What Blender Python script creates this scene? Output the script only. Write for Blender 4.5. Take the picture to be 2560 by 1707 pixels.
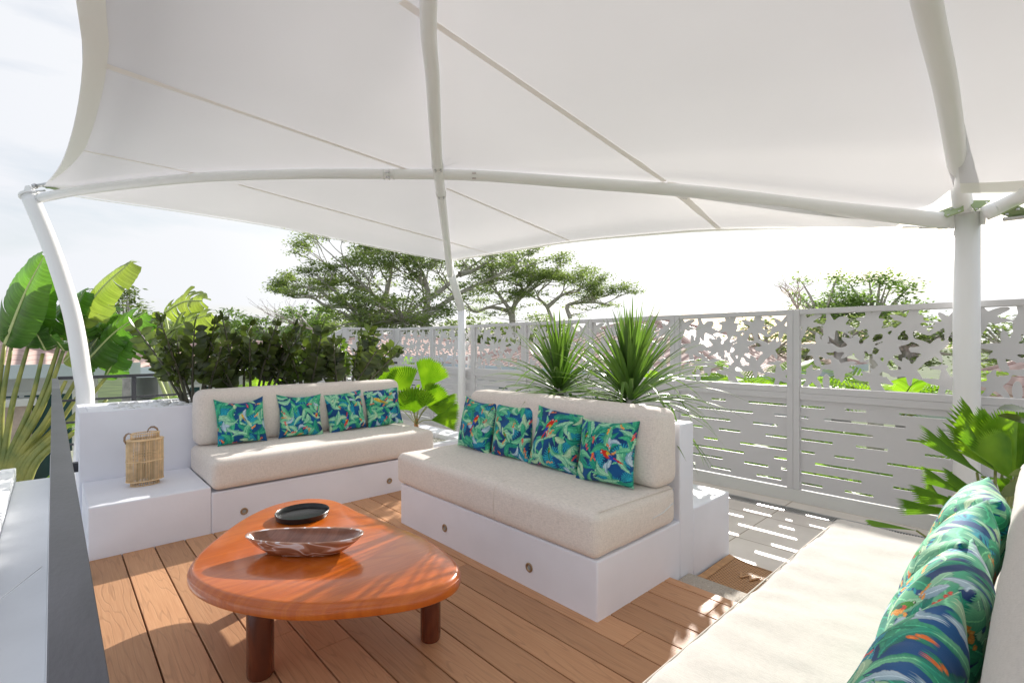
import bpy, bmesh, math, random
import numpy as np
from mathutils import Vector, Matrix, noise
R_ = math.radians
sc = bpy.context.scene
for o in list(bpy.data.objects): bpy.data.objects.remove(o)
col = sc.collection
# ------------------------------------------------------------------ camera
cd = bpy.data.cameras.new('camera'); cam = bpy.data.objects.new('camera', cd); col.objects.link(cam)
cam.location = (0, 0, 1.2); cam.rotation_euler = (R_(90), 0, R_(-43))
cd.sensor_width = 36; cd.lens = 17.325; cd.shift_y = 0.0031; cd.clip_start = .05; cd.clip_end = 3000
sc.camera = cam
# ------------------------------------------------------------------ sky
SUN = Vector((.89, .35, .42)).normalized()
w = bpy.data.worlds.new('World'); sc.world = w; w.use_nodes = True
nt = w.node_tree; nt.nodes.clear()
def N(nt, t, **k):
    n = nt.nodes.new(t)
    for a, b in k.items(): setattr(n, a, b)
    return n
sky = N(nt, 'ShaderNodeTexSky', sky_type='NISHITA', sun_disc=False)
sky.sun_elevation = math.asin(SUN.z); sky.sun_rotation = math.atan2(SUN.x, SUN.y)
sky.air_density = 1.2; sky.dust_density = 2.0
tc = N(nt, 'ShaderNodeTexCoord'); mp = N(nt, 'ShaderNodeMapping'); mp.inputs['Scale'].default_value = (1.2, 1.6, 7.0)
mp.inputs['Rotation'].default_value = (0.08, 0.12, .5)
n1 = N(nt, 'ShaderNodeTexNoise'); n1.inputs['Scale'].default_value = 1.15; n1.inputs['Detail'].default_value = 7; n1.inputs['Roughness'].default_value = .58
n1.inputs['Distortion'].default_value = .35
rp = N(nt, 'ShaderNodeValToRGB'); rp.color_ramp.elements[0].position = .34; rp.color_ramp.elements[0].color = (.5, .5, .5, 1)
rp.color_ramp.elements[1].position = .56; rp.color_ramp.elements[1].color = (1, 1, 1, 1)
mx = N(nt, 'ShaderNodeMix', data_type='RGBA')
gl = N(nt, 'ShaderNodeVectorMath', operation='DOT_PRODUCT'); gl.inputs[1].default_value = SUN   # cloud veil brighter towards the sun
nt.links.new(tc.outputs['Generated'], gl.inputs[0])
gr = N(nt, 'ShaderNodeValToRGB'); gr.color_ramp.elements[0].position = .0; gr.color_ramp.elements[0].color = (.49, .51, .555, 1)
gr.color_ramp.elements[1].position = .95; gr.color_ramp.elements[1].color = (.77, .77, .77, 1); e_ = gr.color_ramp.elements.new(.55); e_.color = (.57, .58, .60, 1)
g9 = N(nt, 'ShaderNodeVectorMath', operation='SCALE'); g9.inputs['Scale'].default_value = 10
nt.links.new(gl.outputs['Value'], gr.inputs['Fac']); nt.links.new(gr.outputs['Color'], g9.inputs[0]); nt.links.new(g9.outputs[0], mx.inputs['B'])
bg = N(nt, 'ShaderNodeBackground'); bg.inputs['Strength'].default_value = .1
out = N(nt, 'ShaderNodeOutputWorld')
L = nt.links.new
L(tc.outputs['Generated'], mp.inputs['Vector']); L(mp.outputs['Vector'], n1.inputs['Vector']); L(n1.outputs['Fac'], rp.inputs['Fac'])
L(rp.outputs['Color'], mx.inputs['Factor']); L(sky.outputs['Color'], mx.inputs['A']); L(mx.outputs['Result'], bg.inputs['Color']); L(bg.outputs['Background'], out.inputs['Surface'])
# ------------------------------------------------------------------ sun
sd = bpy.data.lights.new('sun', 'SUN'); sd.energy = 4.3; sd.angle = R_(.6); sd.color = (1, .95, .88)
so = bpy.data.objects.new('sun', sd); col.objects.link(so); so.rotation_euler = SUN.to_track_quat('Z', 'Y').to_euler(); so.location = (20, 8, 12)
sc.view_settings.view_transform = 'Standard'; sc.view_settings.look = 'None'; sc.view_settings.gamma = 1; sc.view_settings.exposure = .72
sc.render.engine = 'CYCLES'
sc.cycles.max_bounces = 10; sc.cycles.diffuse_bounces = 6; sc.cycles.transparent_max_bounces = 12

# ------------------------------------------------------------------ helpers
_FW = (math.sin(R_(43)), math.cos(R_(43))); _RT = (math.cos(R_(43)), -math.sin(R_(43)))
def at(x, y, t):
    """photo point (2352 px wide) and a real distance t along the view -> metres"""
    u = (x*2560/2352-1280)/1232.; v = -(y*2560/2352-861.5)/1232.
    return Vector((t*(_FW[0]+u*_RT[0]), t*(_FW[1]+u*_RT[1]), 1.2+v*t))
def lerp(a, b, t): return a+(b-a)*t
class MB:
    def __init__(s): s.v = []; s.f = []; s.m = []; s.c = []; s.mi = 0
    def add(s, vs, fs, uv=None):
        if uv: s.uv = getattr(s, 'uv', {}); s.uv.update({len(s.v)+i: q for i, q in enumerate(uv)})
        b = len(s.v); s.c.append((b, b+len(vs), len(s.f), len(s.f)+len(fs))); s.v += [tuple(p) for p in vs]; s.f += [tuple(i+b for i in f) for f in fs]; s.m += [s.mi]*len(fs)
    def box(s, x0, x1, y0, y1, z0, z1):
        s.add([(x0,y0,z0),(x1,y0,z0),(x1,y1,z0),(x0,y1,z0),(x0,y0,z1),(x1,y0,z1),(x1,y1,z1),(x0,y1,z1)],
              [(0,3,2,1),(4,5,6,7),(0,1,5,4),(1,2,6,5),(2,3,7,6),(3,0,4,7)])
    def tube(s, pts, rad, n=12, cap=True):
        pts = [Vector(p) for p in pts]; k = len(pts)
        if not hasattr(rad, '__len__'): rad = [rad]*k
        vs = []; up = Vector((0, 0, 1)); d0 = (pts[1]-pts[0]).normalized()
        a = d0.cross(up)
        if a.length < .1: a = d0.cross(Vector((0, 1, 0)))
        a.normalize()
        for i in range(k):
            d = (pts[min(i+1, k-1)]-pts[max(i-1, 0)]).normalized()
            a = (a-d*a.dot(d)).normalized(); b = d.cross(a)
            for j in range(n):
                t = 2*math.pi*j/n; vs.append(pts[i]+(a*math.cos(t)+b*math.sin(t))*rad[i])
        fs = [(i*n+j, i*n+(j+1) % n, (i+1)*n+(j+1) % n, (i+1)*n+j) for i in range(k-1) for j in range(n)]
        if cap: fs += [tuple(range(n))[::-1], tuple((k-1)*n+j for j in range(n))]
        s.add(vs, fs)
    def lathe(s, c, prof, n=24, sx=1, sy=1, rot=0):
        vs = []
        for r, z in prof:
            for j in range(n):
                t = 2*math.pi*j/n; x = r*math.cos(t)*sx; y = r*math.sin(t)*sy
                vs.append((c[0]+x*math.cos(rot)-y*math.sin(rot), c[1]+x*math.sin(rot)+y*math.cos(rot), c[2]+z))
        k = len(prof)
        s.add(vs, [(i*n+j, i*n+(j+1) % n, (i+1)*n+(j+1) % n, (i+1)*n+j) for i in range(k-1) for j in range(n)])
    def each(s, name, mats, parent=None, smooth=False, bevel=0):
        o = None
        for v0, v1, f0, f1 in s.c:
            q = MB(); q.add(s.v[v0:v1], [tuple(i-v0 for i in f) for f in s.f[f0:f1]]); o = q.build(name, mats, parent, smooth, bevel)
        return o
    def build(s, name, mats, parent=None, smooth=False, bevel=0):
        me = bpy.data.meshes.new(name); me.from_pydata(s.v, [], s.f)
        if not isinstance(mats, (list, tuple)): mats = [mats]
        for m in mats: me.materials.append(m)
        if getattr(s, 'uv', None):
            ul = me.uv_layers.new(name='UVMap')
            for lp_ in me.loops: ul.data[lp_.index].uv = s.uv.get(lp_.vertex_index, (0, 0))
        if len(mats) > 1: me.polygons.foreach_set('material_index', s.m)
        if smooth: me.polygons.foreach_set('use_smooth', [True]*len(me.polygons))
        me.update()
        o = bpy.data.objects.new(name, me); col.objects.link(o)
        if bevel:
            b = o.modifiers.new('bevel', 'BEVEL'); b.width = bevel; b.segments = 3; b.limit_method = 'ANGLE'
        if parent: hang(o, parent)
        return o
def wloc(o):
    v = Vector(o.location)
    while o.parent: o = o.parent; v += Vector(o.location)
    return v
def hang(o, p): o.parent = p; o.location = -wloc(p)      # meshes are written in world metres
def smooth_angle(o, deg=40):
    me = o.data
    me.polygons.foreach_set('use_smooth', [True]*len(me.polygons))
    try: me.set_sharp_from_angle(angle=R_(deg))
    except Exception: pass
    return o
def tag(o, label=None, cat=None, group=None, kind=None):
    if label: o['label'] = label
    if cat: o['category'] = cat
    if group: o['group'] = group
    if kind: o['kind'] = kind
    return o
def thing(name, label, cat, loc=(0, 0, 0), group=None):
    o = bpy.data.objects.new(name, None); o.empty_display_size = .1; col.objects.link(o); o.location = loc
    return tag(o, label, cat, group)
def copy_tree(o, parent=None):
    c = o.copy(); col.objects.link(c); c.parent = parent
    for ch in [x for x in col.objects if x.parent == o]: copy_tree(ch, c)
    return c

# ------------------------------------------------------------------ materials
def new_mat(name):
    m = bpy.data.materials.new(name); m.use_nodes = True; nt = m.node_tree
    return m, nt, nt.nodes['Principled BSDF']
def ramp(nt, pts):
    r = N(nt, 'ShaderNodeValToRGB'); e = r.color_ramp.elements
    while len(e) < len(pts): e.new(.5)
    for i, (p, c) in enumerate(pts): e[i].position = p; e[i].color = tuple(c)+(1,)
    return r
def tri(c, k): return tuple(min(1, x*k) for x in c)
def mat(name, c, rough=.5, var=.08, scale=3, bump=0, bscale=60, stretch=(1, 1, 1), spec=.5, metal=0, detail=5, coat=0, c2=None, island=0):
    m, nt, b = new_mat(name); L = nt.links.new
    tc = N(nt, 'ShaderNodeTexCoord'); mp = N(nt, 'ShaderNodeMapping'); mp.inputs['Scale'].default_value = stretch
    L(tc.outputs['Object'], mp.inputs['Vector'])
    n = N(nt, 'ShaderNodeTexNoise'); n.inputs['Scale'].default_value = scale; n.inputs['Detail'].default_value = detail
    L(mp.outputs['Vector'], n.inputs['Vector'])
    r = ramp(nt, [(.3, tri(c, 1-var)), (.7, c2 or tri(c, 1+var))]); L(n.outputs['Fac'], r.inputs['Fac'])
    src = r.outputs['Color']
    if island:
        g = N(nt, 'ShaderNodeNewGeometry'); hs = N(nt, 'ShaderNodeHueSaturation'); mr = N(nt, 'ShaderNodeMapRange')
        mr.inputs['To Min'].default_value = 1-island; mr.inputs['To Max'].default_value = 1+island
        L(g.outputs['Random Per Island'], mr.inputs['Value']); L(mr.outputs['Result'], hs.inputs['Value']); L(src, hs.inputs['Color']); src = hs.outputs['Color']
    L(src, b.inputs['Base Color'])
    b.inputs['Roughness'].default_value = rough; b.inputs['Specular IOR Level'].default_value = spec; b.inputs['Metallic'].default_value = metal
    b.inputs['Coat Weight'].default_value = coat; b.inputs['Coat Roughness'].default_value = .06
    if bump:
        n2 = N(nt, 'ShaderNodeTexNoise'); n2.inputs['Scale'].default_value = bscale; n2.inputs['Detail'].default_value = 4; L(mp.outputs['Vector'], n2.inputs['Vector'])
        bp = N(nt, 'ShaderNodeBump'); bp.inputs['Strength'].default_value = bump; bp.inputs['Distance'].default_value = .01
        L(n2.outputs['Fac'], bp.inputs['Height']); L(bp.outputs['Normal'], b.inputs['Normal'])
    return m
def leaf_mat(name, c, c2, trans=.35, rough=.4, scale=3, island=.25, veins=0, tint=(1.2, 1.35, .5)):
    m, nt, b = new_mat(name); L = nt.links.new
    tc = N(nt, 'ShaderNodeTexCoord'); n = N(nt, 'ShaderNodeTexNoise'); n.inputs['Scale'].default_value = scale; n.inputs['Detail'].default_value = 3
    L(tc.outputs['Object'], n.inputs['Vector'])
    r = ramp(nt, [(.35, c), (.65, c2)]); L(n.outputs['Fac'], r.inputs['Fac'])
    g = N(nt, 'ShaderNodeNewGeometry'); hs = N(nt, 'ShaderNodeHueSaturation'); mr = N(nt, 'ShaderNodeMapRange')
    mr.inputs['To Min'].default_value = 1-island; mr.inputs['To Max'].default_value = 1+island
    L(g.outputs['Random Per Island'], mr.inputs['Value']); L(mr.outputs['Result'], hs.inputs['Value']); L(r.outputs['Color'], hs.inputs['Color'])
    L(hs.outputs['Color'], b.inputs['Base Color']); b.inputs['Roughness'].default_value = rough
    t = N(nt, 'ShaderNodeBsdfTranslucent'); mu = N(nt, 'ShaderNodeMix', data_type='RGBA', blend_type='MULTIPLY'); mu.inputs['Factor'].default_value = 1
    mu.inputs['B'].default_value = (*tint, 1); L(hs.outputs['Color'], mu.inputs['A']); L(mu.outputs['Result'], t.inputs['Color'])
    ms = N(nt, 'ShaderNodeMixShader'); ms.inputs['Fac'].default_value = trans; L(b.outputs['BSDF'], ms.inputs[1]); L(t.outputs['BSDF'], ms.inputs[2])
    L(ms.outputs['Shader'], nt.nodes['Material Output'].inputs['Surface'])
    return m
M = {}
M['plaster'] = mat('white_plaster', (.865, .88, .955), .55, .05, 2.2, .35, 7, detail=8)
M['plaster_out'] = mat('white_render', (.76, .77, .79), .7, .06, 1.2, .2, 14, detail=8)
M['kerb'] = mat('kerb_render', (.68, .68, .66), .6, .07, 3, .15, 30, stretch=(1, .3, 1), detail=8)
M['metal_white'] = mat('white_tube_paint', (.88, .88, .88), .28, .02, 2, spec=.5)
M['screen'] = mat('screen_paint', (.63, .62, .63), .42, .02, 1.5)
M['black'] = mat('black_steel_paint', (.035, .037, .045), .42, .12, 4)
M['handrail'] = mat('charcoal_steel_dusty', (.075, .074, .092), .38, .22, 7, .06, 80, stretch=(2, .6, 1))
M['brass'] = mat('antique_brass', (.42, .31, .2), .35, .15, 40, metal=.8)
M['glass_lens'] = mat('frosted_lens', (.35, .38, .38), .15, .05, 30)
M['steel'] = mat('stainless', (.6, .6, .6), .3, .08, 40, metal=.9)
M['dark'] = mat('dark_void', (.03, .03, .03), .8)
M['pebble_white'] = mat('white_pebbles', (.74, .75, .76), .5, .05, 9, island=.12)
M['gravel'] = mat('gravel_cream', (.62, .6, .55), .8, .12, 20, island=.25)
M['black_tray'] = mat('black_lacquer', (.012, .012, .013), .28, .1, 20)
M['rattan'] = mat('rattan_cane', (.80, .58, .33), .45, .14, 30, island=.22)
M['rattan_dark'] = mat('rattan_handle', (.33, .23, .15), .6, .25, 90)
M['candle_glass'] = mat('inner_wicker', (.5, .36, .2), .5, .1, 30)
M['soil'] = mat('soil', (.05, .035, .02), .9, .3, 20)

def fabric(name, c, k=1.0):
    m, nt, b = new_mat(name); L = nt.links.new
    tc = N(nt, 'ShaderNodeTexCoord')
    outs = []
    for st in ((420, 420, 38), (60, 60, 420), (380, 45, 380)):
        mp = N(nt, 'ShaderNodeMapping'); mp.inputs['Scale'].default_value = st; L(tc.outputs['Object'], mp.inputs['Vector'])
        n = N(nt, 'ShaderNodeTexNoise'); n.inputs['Scale'].default_value = 1; n.inputs['Detail'].default_value = 2; L(mp.outputs['Vector'], n.inputs['Vector']); outs.append(n)
    a = N(nt, 'ShaderNodeMath', operation='ADD'); L(outs[0].outputs['Fac'], a.inputs[0]); L(outs[1].outputs['Fac'], a.inputs[1])
    a2 = N(nt, 'ShaderNodeMath', operation='ADD'); L(a.outputs[0], a2.inputs[0]); L(outs[2].outputs['Fac'], a2.inputs[1])
    n3 = N(nt, 'ShaderNodeTexNoise'); n3.inputs['Scale'].default_value = 5; L(tc.outputs['Object'], n3.inputs['Vector'])
    a3 = N(nt, 'ShaderNodeMath', operation='MULTIPLY_ADD'); a3.inputs[1].default_value = .25; L(n3.outputs['Fac'], a3.inputs[0]); L(a2.outputs[0], a3.inputs[2])
    dv = N(nt, 'ShaderNodeMath', operation='DIVIDE'); dv.inputs[1].default_value = 3.25; L(a3.outputs[0], dv.inputs[0])
    r = ramp(nt, [(.36, tri(c, 1-.3*k)), (.5, c), (.64, tri(c, 1+.22*k))]); L(dv.outputs[0], r.inputs['Fac']); L(r.outputs['Color'], b.inputs['Base Color'])
    b.inputs['Roughness'].default_value = .9; b.inputs['Specular IOR Level'].default_value = .2; b.inputs['Sheen Weight'].default_value = .15
    bp = N(nt, 'ShaderNodeBump'); bp.inputs['Strength'].default_value = .22; bp.inputs['Distance'].default_value = .002; L(a2.outputs[0], bp.inputs['Height']); L(bp.outputs['Normal'], b.inputs['Normal'])
    return m
M['linen'] = fabric('beige_linen', (.79, .72, .66), .65)
M['linen_pale'] = fabric('cream_canvas', (.62, .585, .545), .25)
M['piping'] = mat('cushion_piping', (.68, .62, .55), .9, .05, 60)
M['zip'] = mat('zip_white', (.75, .75, .75), .5)

def deck_mat():
    m, nt, b = new_mat('composite_deck'); L = nt.links.new
    tc = N(nt, 'ShaderNodeTexCoord'); g = N(nt, 'ShaderNodeNewGeometry')
    cm = N(nt, 'ShaderNodeCombineXYZ'); ml = N(nt, 'ShaderNodeMath', operation='MULTIPLY'); ml.inputs[1].default_value = 37
    L(g.outputs['Random Per Island'], ml.inputs[0]); L(ml.outputs[0], cm.inputs['Y']); L(ml.outputs[0], cm.inputs['X'])
    ad = N(nt, 'ShaderNodeVectorMath', operation='ADD'); L(tc.outputs['Object'], ad.inputs[0]); L(cm.outputs[0], ad.inputs[1])
    mp = N(nt, 'ShaderNodeMapping'); mp.inputs['Scale'].default_value = (9, .8, 1); L(ad.outputs[0], mp.inputs['Vector'])
    n0 = N(nt, 'ShaderNodeTexNoise'); n0.inputs['Scale'].default_value = 1; n0.inputs['Detail'].default_value = 2.5; n0.inputs['Roughness'].default_value = .45; L(mp.outputs['Vector'], n0.inputs['Vector'])
    # contour lines of a stretched noise = embossed cathedral grain
    k = N(nt, 'ShaderNodeMath', operation='MULTIPLY'); k.inputs[1].default_value = 85; L(n0.outputs['Fac'], k.inputs[0])
    sn = N(nt, 'ShaderNodeMath', operation='SINE'); L(k.outputs[0], sn.inputs[0])
    rg = ramp(nt, [(.0, (0, 0, 0)), (.12, (1, 1, 1))])
    mr = N(nt, 'ShaderNodeMapRange'); mr.inputs['From Min'].default_value = -1; L(sn.outputs[0], mr.inputs['Value']); L(mr.outputs['Result'], rg.inputs['Fac'])
    mp2 = N(nt, 'ShaderNodeMapping'); mp2.inputs['Scale'].default_value = (190, 5, 1); L(ad.outputs[0], mp2.inputs['Vector'])
    n2 = N(nt, 'ShaderNodeTexNoise'); n2.inputs['Scale'].default_value = 1; n2.inputs['Detail'].default_value = 3; L(mp2.outputs['Vector'], n2.inputs['Vector'])
    r = ramp(nt, [(.3, (.495, .255, .13)), (.7, (.575, .32, .172))]); L(n2.outputs['Fac'], r.inputs['Fac'])
    hs = N(nt, 'ShaderNodeHueSaturation'); m3 = N(nt, 'ShaderNodeMapRange'); m3.inputs['To Min'].default_value = .86; m3.inputs['To Max'].default_value = 1.2
    L(g.outputs['Random Per Island'], m3.inputs['Value']); L(m3.outputs['Result'], hs.inputs['Value']); L(r.outputs['Color'], hs.inputs['Color'])
    mu = N(nt, 'ShaderNodeMix', data_type='RGBA', blend_type='MULTIPLY'); mu.inputs['Factor'].default_value = .13
    L(hs.outputs['Color'], mu.inputs['A']); L(rg.outputs['Color'], mu.inputs['B']); L(mu.outputs['Result'], b.inputs['Base Color'])
    b.inputs['Roughness'].default_value = .5; b.inputs['Specular IOR Level'].default_value = .35
    sm = N(nt, 'ShaderNodeMath', operation='MULTIPLY_ADD'); sm.inputs[1].default_value = .5; L(n2.outputs['Fac'], sm.inputs[0]); L(rg.outputs['Color'], sm.inputs[2])
    bp = N(nt, 'ShaderNodeBump'); bp.inputs['Strength'].default_value = .25; bp.inputs['Distance'].default_value = .002; L(sm.outputs[0], bp.inputs['Height']); L(bp.outputs['Normal'], b.inputs['Normal'])
    return m
M['deck'] = deck_mat()
def wood_mat(name, dark, mid, light, rough=.16, coat=.7, rot=.35, sc_=1):
    m, nt, b = new_mat(name); L = nt.links.new
    tc = N(nt, 'ShaderNodeTexCoord'); mp = N(nt, 'ShaderNodeMapping'); mp.inputs['Scale'].default_value = (2*sc_, 9*sc_, 2*sc_); mp.inputs['Rotation'].default_value = (0, 0, rot)
    L(tc.outputs['Object'], mp.inputs['Vector'])
    n0 = N(nt, 'ShaderNodeTexNoise'); n0.inputs['Scale'].default_value = 1; n0.inputs['Detail'].default_value = 3; n0.inputs['Distortion'].default_value = .8; L(mp.outputs['Vector'], n0.inputs['Vector'])
    k = N(nt, 'ShaderNodeMath', operation='MULTIPLY'); k.inputs[1].default_value = 22; L(n0.outputs['Fac'], k.inputs[0])
    sn = N(nt, 'ShaderNodeMath', operation='SINE'); L(k.outputs[0], sn.inputs[0])
    mr = N(nt, 'ShaderNodeMapRange'); mr.inputs['From Min'].default_value = -1; L(sn.outputs[0], mr.inputs['Value'])
    mp2 = N(nt, 'ShaderNodeMapping'); mp2.inputs['Scale'].default_value = (8*sc_, 150*sc_, 8*sc_); mp2.inputs['Rotation'].default_value = (0, 0, rot); L(tc.outputs['Object'], mp2.inputs['Vector'])
    n2 = N(nt, 'ShaderNodeTexNoise'); n2.inputs['Scale'].default_value = 1; n2.inputs['Detail'].default_value = 4; L(mp2.outputs['Vector'], n2.inputs['Vector'])
    a = N(nt, 'ShaderNodeMix', data_type='FLOAT'); a.inputs['Factor'].default_value = .62; L(mr.outputs['Result'], a.inputs['A']); L(n2.outputs['Fac'], a.inputs['B'])
    n4 = N(nt, 'ShaderNodeTexNoise'); n4.inputs['Scale'].default_value = 2.6; n4.inputs['Detail'].default_value = 2; L(tc.outputs['Object'], n4.inputs['Vector'])
    a2 = N(nt, 'ShaderNodeMix', data_type='FLOAT'); a2.inputs['Factor'].default_value = .45; L(a.outputs['Result'], a2.inputs['A']); L(n4.outputs['Fac'], a2.inputs['B'])
    r = ramp(nt, [(.2, dark), (.5, mid), (.78, light)]); L(a2.outputs['Result'], r.inputs['Fac']); L(r.outputs['Color'], b.inputs['Base Color'])
    b.inputs['Roughness'].default_value = rough; b.inputs['Coat Weight'].default_value = coat; b.inputs['Coat Roughness'].default_value = .12
    return m
M['table_wood'] = wood_mat('orange_varnished_wood', (.43, .082, .006), (.55, .118, .008), (.64, .165, .014), .28, .5, .35, 1.5)
M['leg_wood'] = wood_mat('dark_red_wood', (.05, .010, .005), (.12, .024, .009), (.20, .05, .016), .25, .6, 1.5)
def bowl_mat():
    m, nt, b = new_mat('marbled_resin_wood'); L = nt.links.new
    tc = N(nt, 'ShaderNodeTexCoord'); mp = N(nt, 'ShaderNodeMapping'); mp.inputs['Scale'].default_value = (3.0, 9, 16); mp.inputs['Rotation'].default_value = (0, 0, .751); L(tc.outputs['Object'], mp.inputs['Vector'])
    n0 = N(nt, 'ShaderNodeTexNoise'); n0.inputs['Scale'].default_value = 1; n0.inputs['Detail'].default_value = 1; n0.inputs['Distortion'].default_value = .9; L(mp.outputs['Vector'], n0.inputs['Vector'])
    k = N(nt, 'ShaderNodeMath', operation='MULTIPLY'); k.inputs[1].default_value = 30; L(n0.outputs['Fac'], k.inputs[0])
    sn = N(nt, 'ShaderNodeMath', operation='SINE'); L(k.outputs[0], sn.inputs[0])
    mr = N(nt, 'ShaderNodeMapRange'); mr.inputs['From Min'].default_value = -1; L(sn.outputs[0], mr.inputs['Value'])
    r = ramp(nt, [(.1, (.34, .16, .095)), (.5, (.48, .26, .17)), (.90, (.58, .35, .26)), (.975, (.86, .82, .85))]); L(mr.outputs['Result'], r.inputs['Fac']); L(r.outputs['Color'], b.inputs['Base Color'])
    b.inputs['Roughness'].default_value = .15; b.inputs['Coat Weight'].default_value = .8; b.inputs['Coat Roughness'].default_value = .05
    return m
M['bowl'] = bowl_mat()
M['bowl_in'] = wood_mat('polished_brown_hollow', (.16, .06, .03), (.27, .11, .06), (.36, .17, .10), .12, .9, -.75, 2)
def tile_mat():
    m, nt, b = new_mat('stone_floor_tile'); L = nt.links.new
    tc = N(nt, 'ShaderNodeTexCoord'); mp = N(nt, 'ShaderNodeMapping'); mp.inputs['Location'].default_value = (-3.406, -1.414, 0); mp.inputs['Rotation'].default_value = (0, 0, 0)
    L(tc.outputs['Object'], mp.inputs['Vector'])
    br = N(nt, 'ShaderNodeTexBrick'); br.offset = 0; br.inputs['Scale'].default_value = 1; br.inputs['Brick Width'].default_value = .555; br.inputs['Row Height'].default_value = 1.11
    br.inputs['Mortar Size'].default_value = .004; br.inputs['Mortar Smooth'].default_value = .2
    br.inputs['Color1'].default_value = (.88, .815, .745, 1); br.inputs['Color2'].default_value = (.90, .835, .765, 1); br.inputs['Mortar'].default_value = (.42, .33, .25, 1)
    L(mp.outputs['Vector'], br.inputs['Vector'])
    n = N(nt, 'ShaderNodeTexNoise'); n.inputs['Scale'].default_value = 3; n.inputs['Detail'].default_value = 8; L(tc.outputs['Object'], n.inputs['Vector'])
    r = ramp(nt, [(.3, (.84, .83, .82)), (.7, (1, 1, 1))]); L(n.outputs['Fac'], r.inputs['Fac'])
    mu = N(nt, 'ShaderNodeMix', data_type='RGBA', blend_type='MULTIPLY'); mu.inputs['Factor'].default_value = 1; L(br.outputs['Color'], mu.inputs['A']); L(r.outputs['Color'], mu.inputs['B'])
    L(mu.outputs['Result'], b.inputs['Base Color']); b.inputs['Roughness'].default_value = .45
    bp = N(nt, 'ShaderNodeBump'); bp.inputs['Strength'].default_value = .3; bp.inputs['Distance'].default_value = .002; bp.invert = True; L(br.outputs['Fac'], bp.inputs['Height']); L(bp.outputs['Normal'], b.inputs['Normal'])
    return m
M['tile'] = tile_mat()
def roof_mat(name, c1, c2, cd_):
    m, nt, b = new_mat(name); L = nt.links.new
    uv = N(nt, 'ShaderNodeUVMap'); sp = N(nt, 'ShaderNodeSeparateXYZ'); L(uv.outputs['UV'], sp.inputs[0])
    # u: along the eave in metres, v: up the slope in metres
    cu = N(nt, 'ShaderNodeMath', operation='MULTIPLY'); cu.inputs[1].default_value = 2*math.pi/.24; L(sp.outputs['X'], cu.inputs[0])
    su = N(nt, 'ShaderNodeMath', operation='SINE'); L(cu.outputs[0], su.inputs[0])
    vr = N(nt, 'ShaderNodeMath', operation='MULTIPLY_ADD'); vr.inputs[1].default_value = .12; L(su.outputs[0], vr.inputs[0])
    dv = N(nt, 'ShaderNodeMath', operation='DIVIDE'); dv.inputs[1].default_value = .33; L(sp.outputs['Y'], dv.inputs[0]); L(dv.outputs[0], vr.inputs[2])
    fr = N(nt, 'ShaderNodeMath', operation='FRACT'); L(vr.outputs[0], fr.inputs[0])
    n = N(nt, 'ShaderNodeTexNoise'); n.inputs['Scale'].default_value = 2.5; n.inputs['Detail'].default_value = 5; L(uv.outputs['UV'], n.inputs['Vector'])
    r = ramp(nt, [(.3, c1), (.7, c2)]); L(n.outputs['Fac'], r.inputs['Fac'])
    rl = ramp(nt, [(.0, cd_), (.16, (1, 1, 1))]); L(fr.outputs[0], rl.inputs['Fac'])
    ru = N(nt, 'ShaderNodeMapRange'); ru.inputs['From Min'].default_value = -1; ru.inputs['To Min'].default_value = .62; L(su.outputs[0], ru.inputs['Value'])
    mu = N(nt, 'ShaderNodeMix', data_type='RGBA', blend_type='MULTIPLY'); mu.inputs['Factor'].default_value = 1; L(r.outputs['Color'], mu.inputs['A']); L(rl.outputs['Color'], mu.inputs['B'])
    mu2 = N(nt, 'ShaderNodeMix', data_type='RGBA', blend_type='MULTIPLY'); mu2.inputs['Factor'].default_value = .55; L(mu.outputs['Result'], mu2.inputs['A']); L(ru.outputs['Result'], mu2.inputs['B'])
    L(mu2.outputs['Result'], b.inputs['Base Color']); b.inputs['Roughness'].default_value = .7
    ah = N(nt, 'ShaderNodeMath', operation='ADD'); L(su.outputs[0], ah.inputs[0]); L(fr.outputs[0], ah.inputs[1])
    bp = N(nt, 'ShaderNodeBump'); bp.inputs['Strength'].default_value = .8; bp.inputs['Distance'].default_value = .04; bp.invert = False; L(ah.outputs[0], bp.inputs['Height']); L(bp.outputs['Normal'], b.inputs['Normal'])
    return m
M['roof'] = roof_mat('pink_clay_roof_tiles', (.50, .34, .30), (.64, .47, .42), (.45, .28, .25))
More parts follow.
